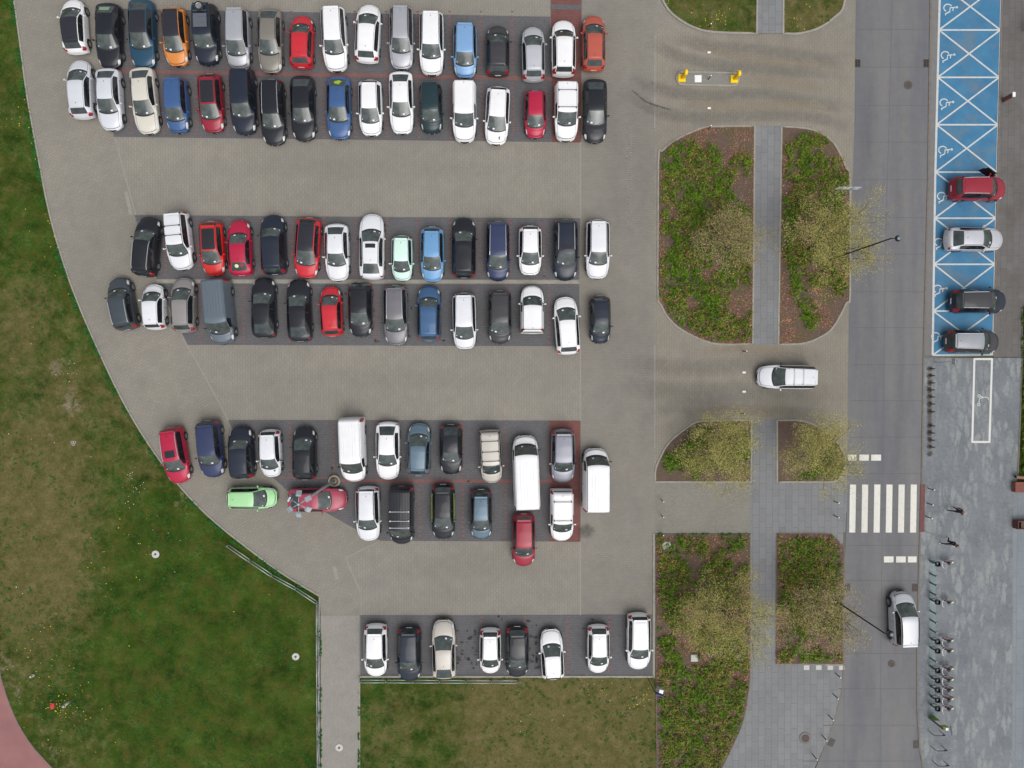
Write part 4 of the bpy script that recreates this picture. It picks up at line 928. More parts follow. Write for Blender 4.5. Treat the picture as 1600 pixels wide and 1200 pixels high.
ROWS = [
 ('top row', [
  (119, 43, 82, U - 4, 'hatch', 'white', sx(roof='blackroof', T=sx(wr=.70), gut=1), 'white hatchback with black roof'),
  (173, 58, 98, D - 0, 'sedan', 'black', {'decals': {'window_sticker': (.86, .1, 1, .75, .35, mat('pale_green_shade', S(140, 165, 140), .6), 'q')}}, 'black saloon with pale shade in its rear window'),
  (225, 55, 104, D - 1, 'sedan', 'teal', sx(roof='blackroof', T=sx(W=.93, H=1.48)), 'teal blue saloon with black roof'),
  (276, 59, 89, D - 3, 'hatch', 'orange', sx(roof='blackroof', gut=1, T=sx(g=.93)), 'orange hatchback with black roof'),
  (324, 56, 92, D - 2, 'suv', 'navy', sx(spare=1, T=sx(wr=.74), nopermit=0), 'navy off-roader with spare wheel on its roof rack'),
  (374, 63, 90, D - 1, 'mpv', 'silver2', {}, 'silver minivan'),
  (424, 66, 97, D, 'sedan', 'brown', {}, 'brown grey saloon'),
  (473, 67, 80, U + 1, 'hatch', 'red', {}, 'bright red hatchback'),
  (524, 63, 98, D - 3, 'suv', 'white', {}, 'large white off-roader'),
  (576, 54, 89, U + 3, 'hatch', 'white', sx(T=sx(W=.93)), 'white liftback with red rear lamp bar'),
  (628, 61, 95, D, 'wagon', 'silver2', sx(gut=1, rails='black'), 'silver grey estate'),
  (675, 70, 96, D, 'suv', 'white', {}, 'white crossover'),
  (727, 82, 81, D, 'mpv', 'sky', {}, 'pale blue minivan'),
  (778, 81, 78, U, 'hatch', 'grphite', {}, 'dark grey hatchback'),
  (833, 86, 84, U - 1, 'hatch', 'silver', {}, 'silver white hatchback'),
  (880, 77, 87, U, 'suv', 'white', sx(T=sx(wr=.66)), 'white crossover'),
  (927, 69, 86, U, 'hatch', 'brick', {}, 'orange red hatchback')]),
 ('second row', [
  (129, 141, 89, U - 3, 'hatch', 'pearl2', {}, 'pale silver hatchback'),
  (174, 157, 94, D - 2, 'sedan', 'pearl2', {}, 'silver saloon'),
  (229, 159, 101, D - 5, 'sedan', 'cream', {}, 'cream saloon'),
  (279, 167, 82, D - 2, 'mpv', 'blue', sx(T=sx(W=.86)), 'blue compact minivan'),
  (332, 163, 89, D - 3, 'hatch', 'darkred', sx(sunroof=2), 'dark red hatchback with black glass roof'),
  (382, 160, 101, D - 2, 'suv', 'navy', {}, 'large navy off-roader'),
  (428, 177, 100, D - 2, 'wagon', 'black', sx(rails='silver'), 'black estate with silver roof rails'),
  (475, 171, 99, D - 1, 'sedan', 'black', {}, 'black saloon'),
  (531, 170, 96, D, 'sedan', 'blue', {'decals': {'window_sticker': (.855, .02, 1, .55, .42, m_lime, 's')}}, 'blue saloon with lime green sticker in rear window'),
  (580, 170, 85, D - 1, 'hatch', 'white', {}, 'white hatchback'),
  (628, 162, 95, D - 1, 'sedan', 'white', {}, 'white saloon'),
  (674, 171, 76, D - 1, 'mpv', 'dkgreen', sx(T=sx(W=.86)), 'dark green compact minivan'),
  (726, 178, 90, D, 'lav', 'white', sx(T=sx(c=.22, f=.40)), 'white panel van with rounded nose'),
  (777, 182, 89, D + 3, 'hatch', 'white', {'sunroof': 0, 'decals': {'bonnet_badge': (.10, .35, -1, .14, .3, mat('decal_grey', (.12, .12, .13), .5), 's')}, 'T': sx(W=.91)}, 'white crossover with small dark badge on bonnet'),
  (836, 180, 73, D, 'small', 'crimson', {}, 'small crimson hatchback'),
  (884, 178, 87, D, 'lav', 'white', sx(bars=(.12, .68), T=sx(c=.23, f=.42)), 'white delivery van with two roof bars'),
  (929, 175, 98, D, 'sedan', 'black', {}, 'black saloon parked on beige paving')]),
 ('third row', [
  (231, 386, 92, U + 6, 'wagon', 'black', sx(rails='silver', T=sx(H=1.55)), 'black estate with long silver roof rails'),
  (282, 377, 90, D - 6, 'suv', 'pearl', sx(bars=(.30, .62), gut=1), 'white off-roader with two black roof bars'),
  (334, 389, 84, D - 3, 'hatch', 'scarlet', sx(sunroof=2), 'scarlet hatchback with black glass roof'),
  (377, 388, 86, U - 3, 'sedan', 'crimson', {'decals': {'round_sticker': (.84, .25, -1, .3, .3, mat('sticker_cream', S(225, 225, 170), .6), 'c'), 'red_sticker': (.83, .45, 1, .26, .26, m_tail, 's')}, 'T': sx(W=.87)}, 'dark red saloon with two stickers in rear window'),
  (429, 383, 93, U - 2, 'suv', 'navy', sx(T=sx(H=1.6)), 'dark navy crossover'),
  (482, 388, 93, D + 4, 'hatch', 'red', sx(roof='blackroof', T=sx(W=.93)), 'red crossover with black roof'),
  (528, 395, 88, D - 1, 'sedan', 'pearl', {}, 'pearl white saloon'),
  (582, 386, 101, U, 'sedan', 'pearl', sx(sunroof=3, T=sx(W=.94)), 'long white saloon with dark sunroof'),
  (629, 404, 70, D, 'small', 'mint', sx(T=sx(W=.80)), 'small mint green hatchback'),
  (676, 398, 85, D, 'hatch', 'sky2', {}, 'light blue hatchback'),
  (725, 388, 94, U, 'wagon', 'black', sx(sunroof=1), 'black liftback'),
  (778, 393, 92, D, 'mpv', 'navy2', sx(rails='silver'), 'navy blue estate with silver roof rails'),
  (828, 392, 77, D, 'hatch', 'white', {}, 'white hatchback'),
  (883, 391, 95, D, 'suv', 'navy', sx(rails='silver', sunroof=3), 'dark navy crossover with silver roof rails'),
  (933, 390, 92, D, 'wagon', 'pearl', {}, 'pearl white estate')]),
 ('fourth row', [
  (194, 475, 82, U - 10, 'suv', 'slate', sx(rails='silver', T=sx(W=.88)), 'slate grey crossover'),
  (243, 480, 70, U - 2, 'small', 'pearl', {}, 'small pearl white hatchback'),
  (289, 477, 84, U - 1, 'hatch', 'greige', {}, 'grey beige hatchback'),
  (343, 487, 101, D - 5, 'van', 'vanslate', {}, 'slate grey passenger van'),
  (414, 481, 94, U - 1, 'sedan', 'black', {}, 'black saloon with pale windscreen shade'),
  (469, 485, 97, U - 2, 'sedan', 'black', {}, 'black saloon'),
  (519, 487, 77, U - 3, 'small', 'red', {}, 'small bright red hatchback'),
  (564, 484, 85, D + 0, 'hatch', 'black', {}, 'black hatchback'),
  (619, 493, 93, D - 1, 'wagon', 'taupe', sx(rails='silver'), 'grey estate with silver roof rails'),
  (671, 490, 86, U + 0, 'suv', 'midblue', sx(T=sx(W=.9, H=1.58)), 'mid blue crossover'),
  (726, 502, 88, D - 1, 'mpv', 'pearl', sx(rails='silver'), 'white minivan'),
  (781, 496, 83, D, 'mpv', 'grphite', {}, 'dark grey minivan'),
  (831, 484, 75, U, 'lav', 'white', sx(bars=(.94,), T=sx(c=.24, f=.44)), 'white delivery van with one rear roof bar'),
  (885, 509, 90, U - 4, 'hatch', 'white', sx(T=sx(W=.93)), 'white crossover parked askew'),
  (937, 500, 75, D - 1, 'small', 'navy', sx(T=sx(W=.80)), 'small dark navy hatchback')]),
 ('fifth row', [
  (276, 711, 88, D - 9, 'wagon', 'crimson', sx(rails='silver', sunroof=1, T=sx(H=1.55)), 'crimson estate with sunroof against the kerb'),
  (331, 701, 89, D - 5, 'suv', 'navy2', {}, 'navy blue crossover'),
  (379, 707, 81, U - 3, 'suv', 'navy', {}, 'black crossover'),
  (424, 708, 74, D - 2, 'small', 'pearl', {'decals': {'bonnet_mark': (.14, .5, -1, .16, .2, mat('decal_grey', (.12, .12, .13), .5), 's')}}, 'small white hatchback with dark bonnet mark'),
  (477, 708, 82, U - 1, 'hatch', 'black', {}, 'black hatchback with pale wheels'),
  (551, 703, 102, D - 2, 'van', 'white', {}, 'white panel van'),
  (607, 704, 90, D, 'sedan', 'white', {}, 'white saloon'),
  (655, 702, 82, U + 1, 'hatch', 'steel', {}, 'steel blue hatchback'),
  (705, 702, 79, D, 'coupe', 'black', sx(T=sx(W=.87)), 'black three-door coupe'),
  (767, 713, 83, D - 3, 'lav', 'beige', sx(bars=(.12, .42, .74), glazed=1, T=sx(W=.84, H=1.7, c=.19, f=.36)), 'beige high-roof car with three roof bars'),
  (822, 737, 115, U - 2, 'bigvan', 'white', {}, 'long white high-roof van'),
  (879, 712, 84, D, 'suv', 'lilac', {}, 'grey lilac crossover'),
  (931, 749, 99, U - 0, 'bigvan', 'white', {}, 'white high-roof van on beige paving')]),
 ('sixth row', [
  (395, 777, 77, 90, 'small', 'green', {}, 'light green hatchback parked sideways'),
  (497, 780, 91, 90, 'sedan', 'maroon', {}, 'maroon saloon parked sideways under the floodlight mast'),
  (576, 802, 85, D - 1, 'wagon', 'pearl', sx(rails='black'), 'pearl white estate'),
  (627, 806, 93, D, 'van', 'black', sx(bars=(.08, .26, .48), barcol=1, T=sx(c=.13, f=.28, wr=.82, W=.93, H=1.93)), 'black passenger van with silver roof bars'),
  (693, 799, 87, D, 'hatch', 'black', sx(lime=1, T=sx(W=.88)), 'black hatchback with lime window trim'),
  (752, 803, 79, D, 'hatch', 'slate', sx(roof='steel', hood='steel', rails='black', T=sx(H=1.55, W=.84)), 'blue grey hatchback with black rails'),
  (818, 843, 83, D, 'suv', 'darkred', sx(T=sx(W=.88)), 'dark red crossover behind the long van'),
  (877, 804, 82, D, 'lav', 'white', sx(bars=(.10, .72), T=sx(c=.21, f=.38)), 'white delivery van with two roof bars')]),
 ('bottom row', [
  (588, 1015, 82, D, 'hatch', 'white', {}, 'white hatchback'),
  (640, 1021, 85, D, 'wagon', 'navy', {}, 'dark navy hatchback with red tail lamps'),
  (694, 1013, 92, U - 1, 'coupe', 'beige', sx(T=sx(wr=.66, g=.96, W=.9)), 'beige coupe-like saloon'),
  (766, 1016, 71, D, 'small', 'white', {}, 'small white hatchback'),
  (808, 1017, 81, D, 'hatch', 'black', {}, 'black hatchback'),
  (862, 1021, 79, U - 3, 'hatch', 'white', sx(T=sx(c=.26, f=.47)), 'white hatchback'),
  (934, 1013, 76, D, 'hatch', 'white', sx(T=sx(W=.85)), 'white hatchback'),
  (997, 1001, 89, D, 'wagon', 'white', {}, 'white estate')])]
OTHERS = [
 (1227, 589, 92, 271, 'suv', 'pearl', sx(bars=(.28, .58), rails='silver', barcol=1, T=sx(r=.92), nopermit=1), 'white off-roader with roof bars driving out of the lot entry'),
 (1407, 965, 87, -2, 'mpv', 'silver', sx(rails='black', clad=1, T=sx(H=1.8, wr=.74, W=.92), nopermit=1), 'silver minivan driving up the road below the zebra crossing'),
 (1526, 296, 89, 90, 'suv', 'darkred', sx(rails='silver', open_door=1, nopermit=1, gut=1), 'dark red crossover with its door open in the blue bays'),
 (1520, 375, 93, 90, 'sedan', 'silver', {}, 'silver saloon in the blue disabled bays'),
 (1526, 471, 90, 90, 'suv', 'navy', sx(rails='silver', roof='grphite'), 'black crossover with silver roof rails in the blue bays'),
 (1517, 534, 87, 91, 'wagon', 'grphite', sx(rails='silver', roof='midsilver', T=sx(H=1.55)), 'dark grey estate in the lowest blue bay')]
def put_vehicle(spec, label, group, seed):
    cx, cy, lp, hd, typ, pc, opt, look = spec
    zc = .45 if typ not in ('van', 'bigvan') else .9
    p = G(cx, cy, zc); L = lp / (FP / (H - zc)) + (.04 if typ not in ('van', 'bigvan') else 0)
    z0 = 0.012
    van = typ in ('van', 'bigvan') or (typ == 'lav' and 'van' in look)
    root = empty('parked_van' if van else ('parked_car' if group != 'moving' else 'moving_car'), (p.x, p.y, z0), -R(hd))
    tag(root, label, 'van' if van else 'car', group if group != 'moving' else None)
    opt = dict(opt); opt.setdefault('gut', seed % 5 in (1, 3)); make_vehicle(root, typ, L, pc, opt, random.Random(seed))
n_v = 0
for rn, specs in ROWS:
    for i, sp in enumerate(specs):
        pos = 'leftmost' if i == 0 else ('rightmost' if i == len(specs) - 1 else ORD[i] + ' from left')
        put_vehicle(sp, '%s, %s in the %s' % (sp[7], pos, rn), 'vehicles parked in the ' + rn, 100 + n_v); n_v += 1
for i, sp in enumerate(OTHERS):
    put_vehicle(sp, sp[7], 'moving' if i < 2 else 'cars parked in the blue bays', 300 + i)
# ------------------------------------------------------------------ trees
m_bark = mat('bark', S(92, 82, 68), .9, vary=.2, vscale=6)
m_leafA = leaf_mat('spring_leaf', S(154, 147, 86, 1.0), .32); m_leafB = leaf_mat('olive_leaf', S(150, 138, 94, 1.0), .32)
def make_tree(px, py, rx_, ry_, hgt, seed, dens, lm_, label):
    rnd = random.Random(seed); zc = hgt * .62; c = G(px, py, zc); root = empty('tree', (c.x, c.y, .03)); tag(root, label, 'tree', 'young trees in the planting beds')
    br = MB(); V = []; F = []
    lean = Vector((rnd.uniform(-.2, .2), rnd.uniform(-.2, .2), 0))
    fork = hgt * .30
    tr = MB(); tr.tube([(0, 0, 0), (lean.x * .3, lean.y * .3, fork * .5), (lean.x * .6, lean.y * .6, fork), (lean.x, lean.y, hgt * .62)], .12, 8, 0, .05)
    tips = []
    def grow(p, d, L, r, lev):
        n = 3; pts = [p]; q = p
        for i in range(n):
            d = (d + Vector((rnd.gauss(0, .14), rnd.gauss(0, .14), rnd.gauss(.03, .08)))).normalized(); q = q + d * L / n; pts.append(q)
            if lev >= 1 and rnd.random() < .9: tips.append(q)
        br.tube(pts, r, 5 if lev < 2 else 3, 0, r * .5, cap=False)
        if lev >= 3: tips.append(q); tips.append(q); return
        for k in range(rnd.choice((2, 3, 3)) if lev else 4):
            t = rnd.choice(pts[1:]); dd = (d + Vector((rnd.gauss(0, .75), rnd.gauss(0, .75), rnd.gauss(.1, .3)))).normalized()
            grow(t, dd, L * rnd.uniform(.55, .8), r * .5, lev + 1)
    nl = 12
    for k in range(nl):
        a = 2 * math.pi * (k + rnd.uniform(-.3, .3)) / nl; z0 = fork + (hgt * .3) * rnd.random(); up = rnd.uniform(.25, 1.1)
        grow(Vector((lean.x * .7, lean.y * .7, z0)), Vector((math.cos(a), math.sin(a), up)).normalized(), hgt * .36, .055, 0)
    # keep inside an uneven ellipsoid and scale to the measured spread
    mxr = sorted(math.hypot(t.x, t.y) for t in tips)[int(len(tips) * .93)]
    sx_, sy_ = rx_ / mxr, ry_ / mxr; mz = max(t.z for t in tips); 
    def W(p): return Vector((p.x * (1 + (sx_ - 1) * min(1, p.z / hgt * 2)), p.y * (1 + (sy_ - 1) * min(1, p.z / hgt * 2)), p.z * hgt / mz if p.z > fork else p.z))
    br.v = [tuple(W(Vector(v))) for v in br.v]
    for t in tips:
        t = W(t); n = int(dens * .95 * rnd.uniform(.2, 1.8))
        for _ in range(n):
            q = t + Vector((rnd.gauss(0, .24), rnd.gauss(0, .24), rnd.gauss(0, .2)))
            s_ = rnd.uniform(.02, .045); a = Vector((rnd.gauss(0, 1), rnd.gauss(0, 1), rnd.gauss(0, .5))).normalized() * s_; b = a.cross(Vector((rnd.gauss(0, .5), rnd.gauss(0, .5), 1))).normalized() * s_ * .75
            i = len(V); V += [q - a, q + b, q + a * 1.2, q - b]; F.append((i, i + 1, i + 2, i + 3))
    tr.build('trunk', m_bark, root, True); br.build('limbs', m_bark, root, True); mesh_obj('crown', V, F, lm_, root)
make_tree(1142, 372, 2.6, 2.3, 5.2, 1, 5, m_leafB, 'sparse brownish young tree in the large bed left of the slab path')
make_tree(1303, 374, 3.6, 3.4, 6.6, 2, 9, m_leafA, 'biggest yellow green tree overhanging the road beside the street lamp')
make_tree(1128, 706, 3.0, 2.8, 5.6, 3, 8, m_leafA, 'yellow green tree in the rounded bed below the entry lane')
make_tree(1292, 704, 3.0, 2.7, 5.8, 4, 7, m_leafA, 'yellow green tree overhanging the short white road dashes above the crossing')
make_tree(1140, 968, 3.4, 3.4, 6.2, 5, 8, m_leafA, 'yellow green tree in the long lower right bed beside two white pads')
make_tree(1292, 962, 2.9, 2.7, 5.8, 6, 5, m_leafB, 'sparse olive tree overhanging the road near the driving silver minivan')

# ------------------------------------------------------------------ lamps
m_black = mat('black_metal', (.015, .016, .018), .4, .3); m_galv = mat('galvanised', (.40, .43, .45), .45, .5, vary=.12, vscale=5); m_white = mat('white_cap', (.8, .8, .8), .5)
m_glassl = mat('lamp_lens', (.16, .19, .22), .2)
def P0(px, py, z=0): v = G(px, py, 0); return Vector((v.x, v.y, z))
def street_lamp(tpx, tpy, h, label):
    t = G(tpx, tpy, h); root = empty('street_lamp', (t.x, t.y, .03)); tag(root, label, 'street lamp', 'black street lamps along the road')
    p = MB(); p.tube([(0, 0, 0), (0, 0, 1.0)], .09, 10); p.tube([(0, 0, 1.0), (0, 0, h - .1)], .06, 10, 0, .045); p.build('post', m_black, root, True)
    a = MB(); a.tube([(0, 0, h - .25), (.12, -.02, h - .02), (.3, -.02, h + .02)], .03, 8); a.build('arm', m_black, root, True)
    hd = MB(); hd.lathe([(.001, h + .12), (.12, h + .10), (.18, h + .03), (.21, h - .03), (.19, h - .06), (.001, h - .06)], (.38, -.02, 0)); hd.build('lamp_head', m_black, root, True)
    ln = MB(); ln.lathe([(.001, h + .135), (.11, h + .125), (.13, h + .10)], (.38, -.02, 0)); ln.lathe([(.17, h - .065), (.14, h - .12), (.001, h - .16)], (.38, -.02, 0)); ln.build('lens', m_glassl, root, True)
street_lamp(1394, 372, 9.0, 'black street lamp overhanging the road at the upper tree')
street_lamp(1383, 990, 9.0, 'black street lamp reaching over the driving silver minivan')
def mast():
    b = P0(523, 751); h = 9.7; root = empty('floodlight_mast', (b.x, b.y, .012)); tag(root, 'tall grey floodlight mast with six lamps above the maroon saloon', 'floodlight mast')
    rg_ = MB(); rg_.lathe([(.33, 0), (.33, .22), (.36, .25), (.44, .25), (.47, .22), (.47, 0)], seg=32); rg_.build('concrete_ring', m_kerb, root, True)
    so = MB(); so.lathe([(.001, .14), (.2, .15), (.34, .12)], seg=16); so.build('ring_soil', mat('dry_soil', S(120, 96, 60), .95, vary=.3, vscale=20), root)
    p = MB(); p.tube([(0, 0, .1), (0, 0, h)], .12, 12, 0, .055); p.box((0, 0, .17), (.34, .34, .03)); p.build('mast_pole', m_galv, root, True)
    hb = MB(); hb.cyl((0, 0, h - .1), .09, .22); hb.build('hub', m_galv, root, True)
    for k in range(6):
        a = R(90 + 60 * k); d = Vector((math.cos(a), math.sin(a), 0)); rot = Matrix.Rotation(a, 3, 'Z')
        ar = MB(); ar.tube([d * .05 + Vector((0, 0, h)), d * .50 + Vector((0, 0, h))], .025, 6); ar.tube([d * .5 + rot @ Vector((0, .14, 0)) + Vector((0, 0, h)), d * .5 + rot @ Vector((0, -.14, 0)) + Vector((0, 0, h))], .02, 6); ar.build('arm', m_galv, root, True)
        r2 = rot @ Matrix.Rotation(R(38 if k != 1 else 75), 3, 'Y'); fl = MB(); c = d * .70 + Vector((0, 0, h - .05)); fl.box(c, (.38, .34, .10), 0, r2, .9)
        for q in (-.1, 0, .1): fl.box(c + r2 @ Vector((0, q, .06)), (.3, .02, .03), 0, r2)
        f = fl.build('floodlight', mat('floodlight_grey', (.42, .47, .52), .4, .3), root)
        gl = MB(); gl.box(c - r2 @ Vector((0, 0, .056)), (.32, .28, .01), 0, r2); gl.build('lens', m_glassl, f)
mast()

# ------------------------------------------------------------------ bollards and posts
def bollard(px, py, label, h=.8, group='slim bollards with pale caps'):
    b = P0(px, py); root = empty('bollard', (b.x, b.y, .015)); tag(root, label, 'bollard', group)
    p = MB(); p.tube([(0, 0, 0), (0, 0, h - .06)], .038, 8); p.build('shaft', m_black, root, True)
    c = MB(); c.lathe([(.042, h - .06), (.05, h - .03), (.045, h + .01), (.001, h + .02)], seg=12); c.build('cap', m_white, root, True)
for x, y, l in ((1450, 763, 'uppermost bollard by the red strip right of the crossing'), (1448, 786, 'middle bollard by the red strip right of the crossing'), (1446.5, 807, 'lowest bollard by the red strip right of the crossing'),
                (1303, 783, 'upper bollard left of the zebra crossing'), (1303, 805.5, 'lower bollard left of the zebra crossing'),
                (1305.5, 1052, 'topmost of five bollards along the lower curved road kerb'), (1302, 1084.5, 'second of five bollards along the lower curved road kerb'), (1294.5, 1117.5, 'third of five bollards along the lower curved road kerb'),
                (1284.5, 1149, 'fourth of five bollards, beside the drain at the curved kerb'), (1269.5, 1178.5, 'lowest of five bollards along the lower curved road kerb'),
                (1033, 781, 'upper bollard closing the beige path beside the lot'), (1033, 805, 'lower bollard closing the beige path beside the lot'), (1033, 833, 'bollard at the corner of the long lower right bed'),
                (1106, 125, 'bollard in the middle of the yellow ticket island'), (1107.5, 43, 'bollard in the grass of the top left bed'), (1106, 202, 'bollard on the upper kerb of the large central bed'),
                (1161, 549, 'bollard above the entry lane below the large bed'), (1158, 646, 'bollard below the entry lane above the rounded bed')):
    bollard(x, y, l, .8 if y > 60 else .6)
def pole(px, py, h, label, r=.03, plate=None, name='sign_post', cat='sign post'):
    b = P0(px, py); root = empty(name, (b.x, b.y, .015)); tag(root, label, cat)
    p = MB(); p.tube([(0, 0, 0), (0, 0, h)], r, 8); p.build('post', m_galv if plate != 'blue' else m_black, root, True)
    if plate: 
        q = MB(); rot = Matrix.Rotation(R(-20), 3, 'Z') if plate == 'blue' else None
        q.box((rot @ Vector((.32, 0, 0)) if rot else Vector((0, .03, 0))) + Vector((0, 0, h - .25)), (.62, .03, .5) if rot else (.02, .45, .45), 0, rot); q.build('sign_plate', mat('sign_blue', S(70, 80, 160), .5) if rot else m_alu, root)
pole(1012, 1059, 2.8, 'black post with a blue sign at the corner of the lower lawn', .03, 'blue')
pole(1460, 566, 2.5, 'thin grey sign post above the row of rusty stubs', .025, 'alu')
pole(1316, 742, 1.8, 'thin grey post at the road edge above the zebra crossing', .02)
pole(1447, 831, 1.2, 'thin dark post at the lower end of the red strip', .02)
def board():
    a = P0(1290, 304.7); b = P0(1324, 304.7); root = empty('road_sign', (a.x, a.y, .03)); tag(root, 'wide grey road sign on two legs between bed and road', 'road sign'); wd = b.x - a.x
    for t in (.18, .68):
        p = MB(); p.tube([(wd * t, 0, 0), (wd * t, 0, 2.1)], .035, 8); p.build('leg', m_galv, root, True)
    p = MB(); p.box((wd / 2, .05, 1.76), (wd, .03, .62)); p.box((wd / 2, .03, 1.6), (wd, .03, .04)); p.box((wd / 2, .03, 1.9), (wd, .03, .04)); p.build('sign_panel', mat('sign_back', (.5, .53, .56), .4, .3), root)
board()
def pay_post():
    b = P0(1567, 157); root = empty('marker_post', (b.x, b.y, .02)); tag(root, 'rust brown marker post with white top on the pavement', 'marker post')
    p = MB(); p.box((0, 0, .55), (.14, .34, 1.1)); p.build('body', mat('corten', S(120, 78, 66), .8, vary=.15, vscale=6), root)
    q = MB(); q.box((0, 0, 1.13), (.22, .36, .06)); q.build('top_panel', m_white, root)
pay_post()
def cabinet():
    b = P0(1029, 1073.5); root = empty('utility_cabinet', (b.x, b.y, -.02), R(-15)); tag(root, 'pale utility cabinet at the corner of the lower lawn', 'cabinet')
    p = MB(); p.box((0, 0, .42), (.30, .32, .84)); p.build('housing', m_conc, root); q = MB(); q.box((0, 0, .87), (.34, .36, .06), 0, None, .9); q.build('lid', m_white, root)
    d = MB(); d.box((-.155, 0, .45), (.01, .28, .7)); d.build('door', mat('cabinet_door', (.45, .46, .46), .6), root)
cabinet()
# yellow ticket island
isl = catmull([(1057, 123), (1060, 116), (1066, 113.5), (1104, 113.8), (1145, 115), (1152, 118), (1154, 125), (1151, 132), (1144, 134.5), (1104, 134), (1066, 133), (1060, 130)], 3, True)
struct(sheet('ticket_island', isl, .10, paver('island_paver', S(142, 140, 133), 0, .2, .1, .008, groove=.8), skirt=.1))
ik = MB(); ribbon(ik, [G2(*p) for p in isl], .12, 0, .125, closed=True); struct(ik.build('kerb', m_kerb))
m_yel = mat('yellow_paint', S(245, 205, 10, 1), .45, 0, .3); m_yeld = mat('yellow_shade', S(215, 172, 5, 1), .5)
for (x, y, l) in ((1064.5, 123.5, 'yellow ticket terminal at the left end of the island'), (1146, 125, 'yellow ticket terminal at the right end of the island')):
    b = P0(x, y); root = empty('ticket_terminal', (b.x, b.y, .10)); tag(root, l, 'ticket terminal', 'yellow ticket terminals on the island')
    p = MB(); p.box((0, 0, .06), (.56, .58, .12)); p.build('base_plate', m_yel, root); p = MB(); p.box((.05, .02, .5), (.24, .26, .8)); p.build('column', m_yeld, root)
    p = MB(); p.lathe([(.001, -.11), (.18, -.11), (.23, -.07), (.23, .07), (.18, .11), (.001, .11)], (.05, .03, 1.02), seg=24, axis='X'); p.build('head', m_yel, root, True)
b = P0(1090, 124); wp = MB(); wp.box((0, 0, .02), (.54, .54, .04)); wp.box((0, 0, .045), (.42, .42, .02)); o = wp.build('foundation_plate', m_white); o.location = (b.x, b.y, .10); tag(o, 'square white foundation plate on the yellow ticket island', 'foundation plate')
for x, y, l in ((1108, 82, 'white ground marker in the upper entry lane'), (1108, 169, 'white ground marker in the lane below the ticket island'), (1162.5, 582, 'upper white ground marker left of the moving car'), (1162.5, 612, 'lower white ground marker left of the moving car')):
    b = P0(x, y); q = MB(); q.box((0, 0, .01), (.26, .15, .02), 0, None, .9); o = q.build('ground_marker', m_white); o.location = (b.x, b.y, .015); tag(o, l, 'ground marker', 'white ground markers at the lanes')

# ------------------------------------------------------------------ railings
def railing(pts, label, z=-.02):
    P = [P0(*p) for p in pts]; root = empty('railing', (P[0].x, P[0].y, z)); tag(root, label, 'railing', 'low galvanised railings')
    o = P[0]
    for i, p in enumerate(P):
        q = MB(); p = p - o; q.tube([p, p + Vector((0, 0, .62))], .04, 8); q.build('post', m_galv, root, True)
    for a, b in zip(P[:-1], P[1:]):
        a = a - o; b = b - o; d = (b - a).normalized() * .07
        for zz in (.62, .15):
            q = MB(); q.tube([a + d + Vector((0, 0, zz)), b - d + Vector((0, 0, zz))], .032, 8); q.build('rail', m_galv, root, True)
railing([(358.5, 851), (392.5, 874.5), (427, 897.5), (463.5, 917.5), (496.8, 939.5)], 'diagonal railing along the curved lawn edge')
railing([(497.3, 943), (497.5, 987), (497.7, 1027), (498, 1071), (498.3, 1113), (498.6, 1150), (499, 1194), (499.5, 1236)], 'long railing left of the narrow footpath')
railing([(563, 1061.5), (604, 1061.5), (646, 1061.7), (687, 1062), (728, 1062.2), (768, 1062.4), (809, 1062.5)], 'railing behind the bottom row of cars')

# ------------------------------------------------------------------ covers and drains
m_iron = mat('cast_iron', S(98, 84, 78), .8, .2, vary=.2, vscale=10)
def cover(px, py, r, z, label, kind):
    b = P0(px, py); root = empty('manhole_cover', (b.x, b.y, z)); tag(root, label, 'manhole cover')
    ringm = {'white': m_conc, 'road': mat('cover_ring', S(92, 90, 90), .85), 'slab': mat('cover_stone', S(118, 116, 114), .85), 'pale': m_conc}[kind]
    q = MB(); q.lathe([(r * (.3 if kind == 'white' else .62), 0), (r * (.3 if kind == 'white' else .62), .03), (r * .95, .03), (r, .0)], seg=28); q.build('ring', ringm, root)
    c = MB(); c.lathe([(.001, .015), (r * .63, .012)], seg=24)
    for k in range(3): c.lathe([(r * (.12 + k * .16), .014), (r * (.12 + k * .16), .022), (r * (.18 + k * .16), .022), (r * (.18 + k * .16), .014)], seg=20)
    c.build('lid', m_conc if kind == 'pale' else m_iron, root)
for a in ((243, 866, .30, .0, 'white ringed manhole in the lawn nearest the car park curve', 'white'), (462, 1026, .29, .0, 'white ringed manhole in the lawn left of the railing', 'white'), (530, 1168, .30, .01, 'white ringed manhole on the narrow footpath', 'white'),
          (1419, 133, .35, .015, 'round iron manhole on the upper road', 'road'), (1393, 1037, .30, .015, 'round iron manhole on the lower road', 'road'), (1258, 1153, .5, .02, 'large round manhole in the grey slab area', 'slab'), (1041.5, 853, .36, .05, 'pale round concrete cover at the bed corner', 'pale')): cover(*a)
for x, y, l in ((1084, 1027, 'left square concrete pad in the lower right bed'), (1154, 1027, 'right square concrete pad beside the slab path')):
    b = P0(x, y); q = MB(); q.box((0, 0, .08), (.55, .55, .16), 0, None, .96); q.box((0, 0, .17), (.40, .40, .03), 0, None, .95); o = q.build('concrete_pad', m_conc); o.location = (b.x, b.y, .03); tag(o, l, 'concrete pad', 'square concrete pads in the bed')
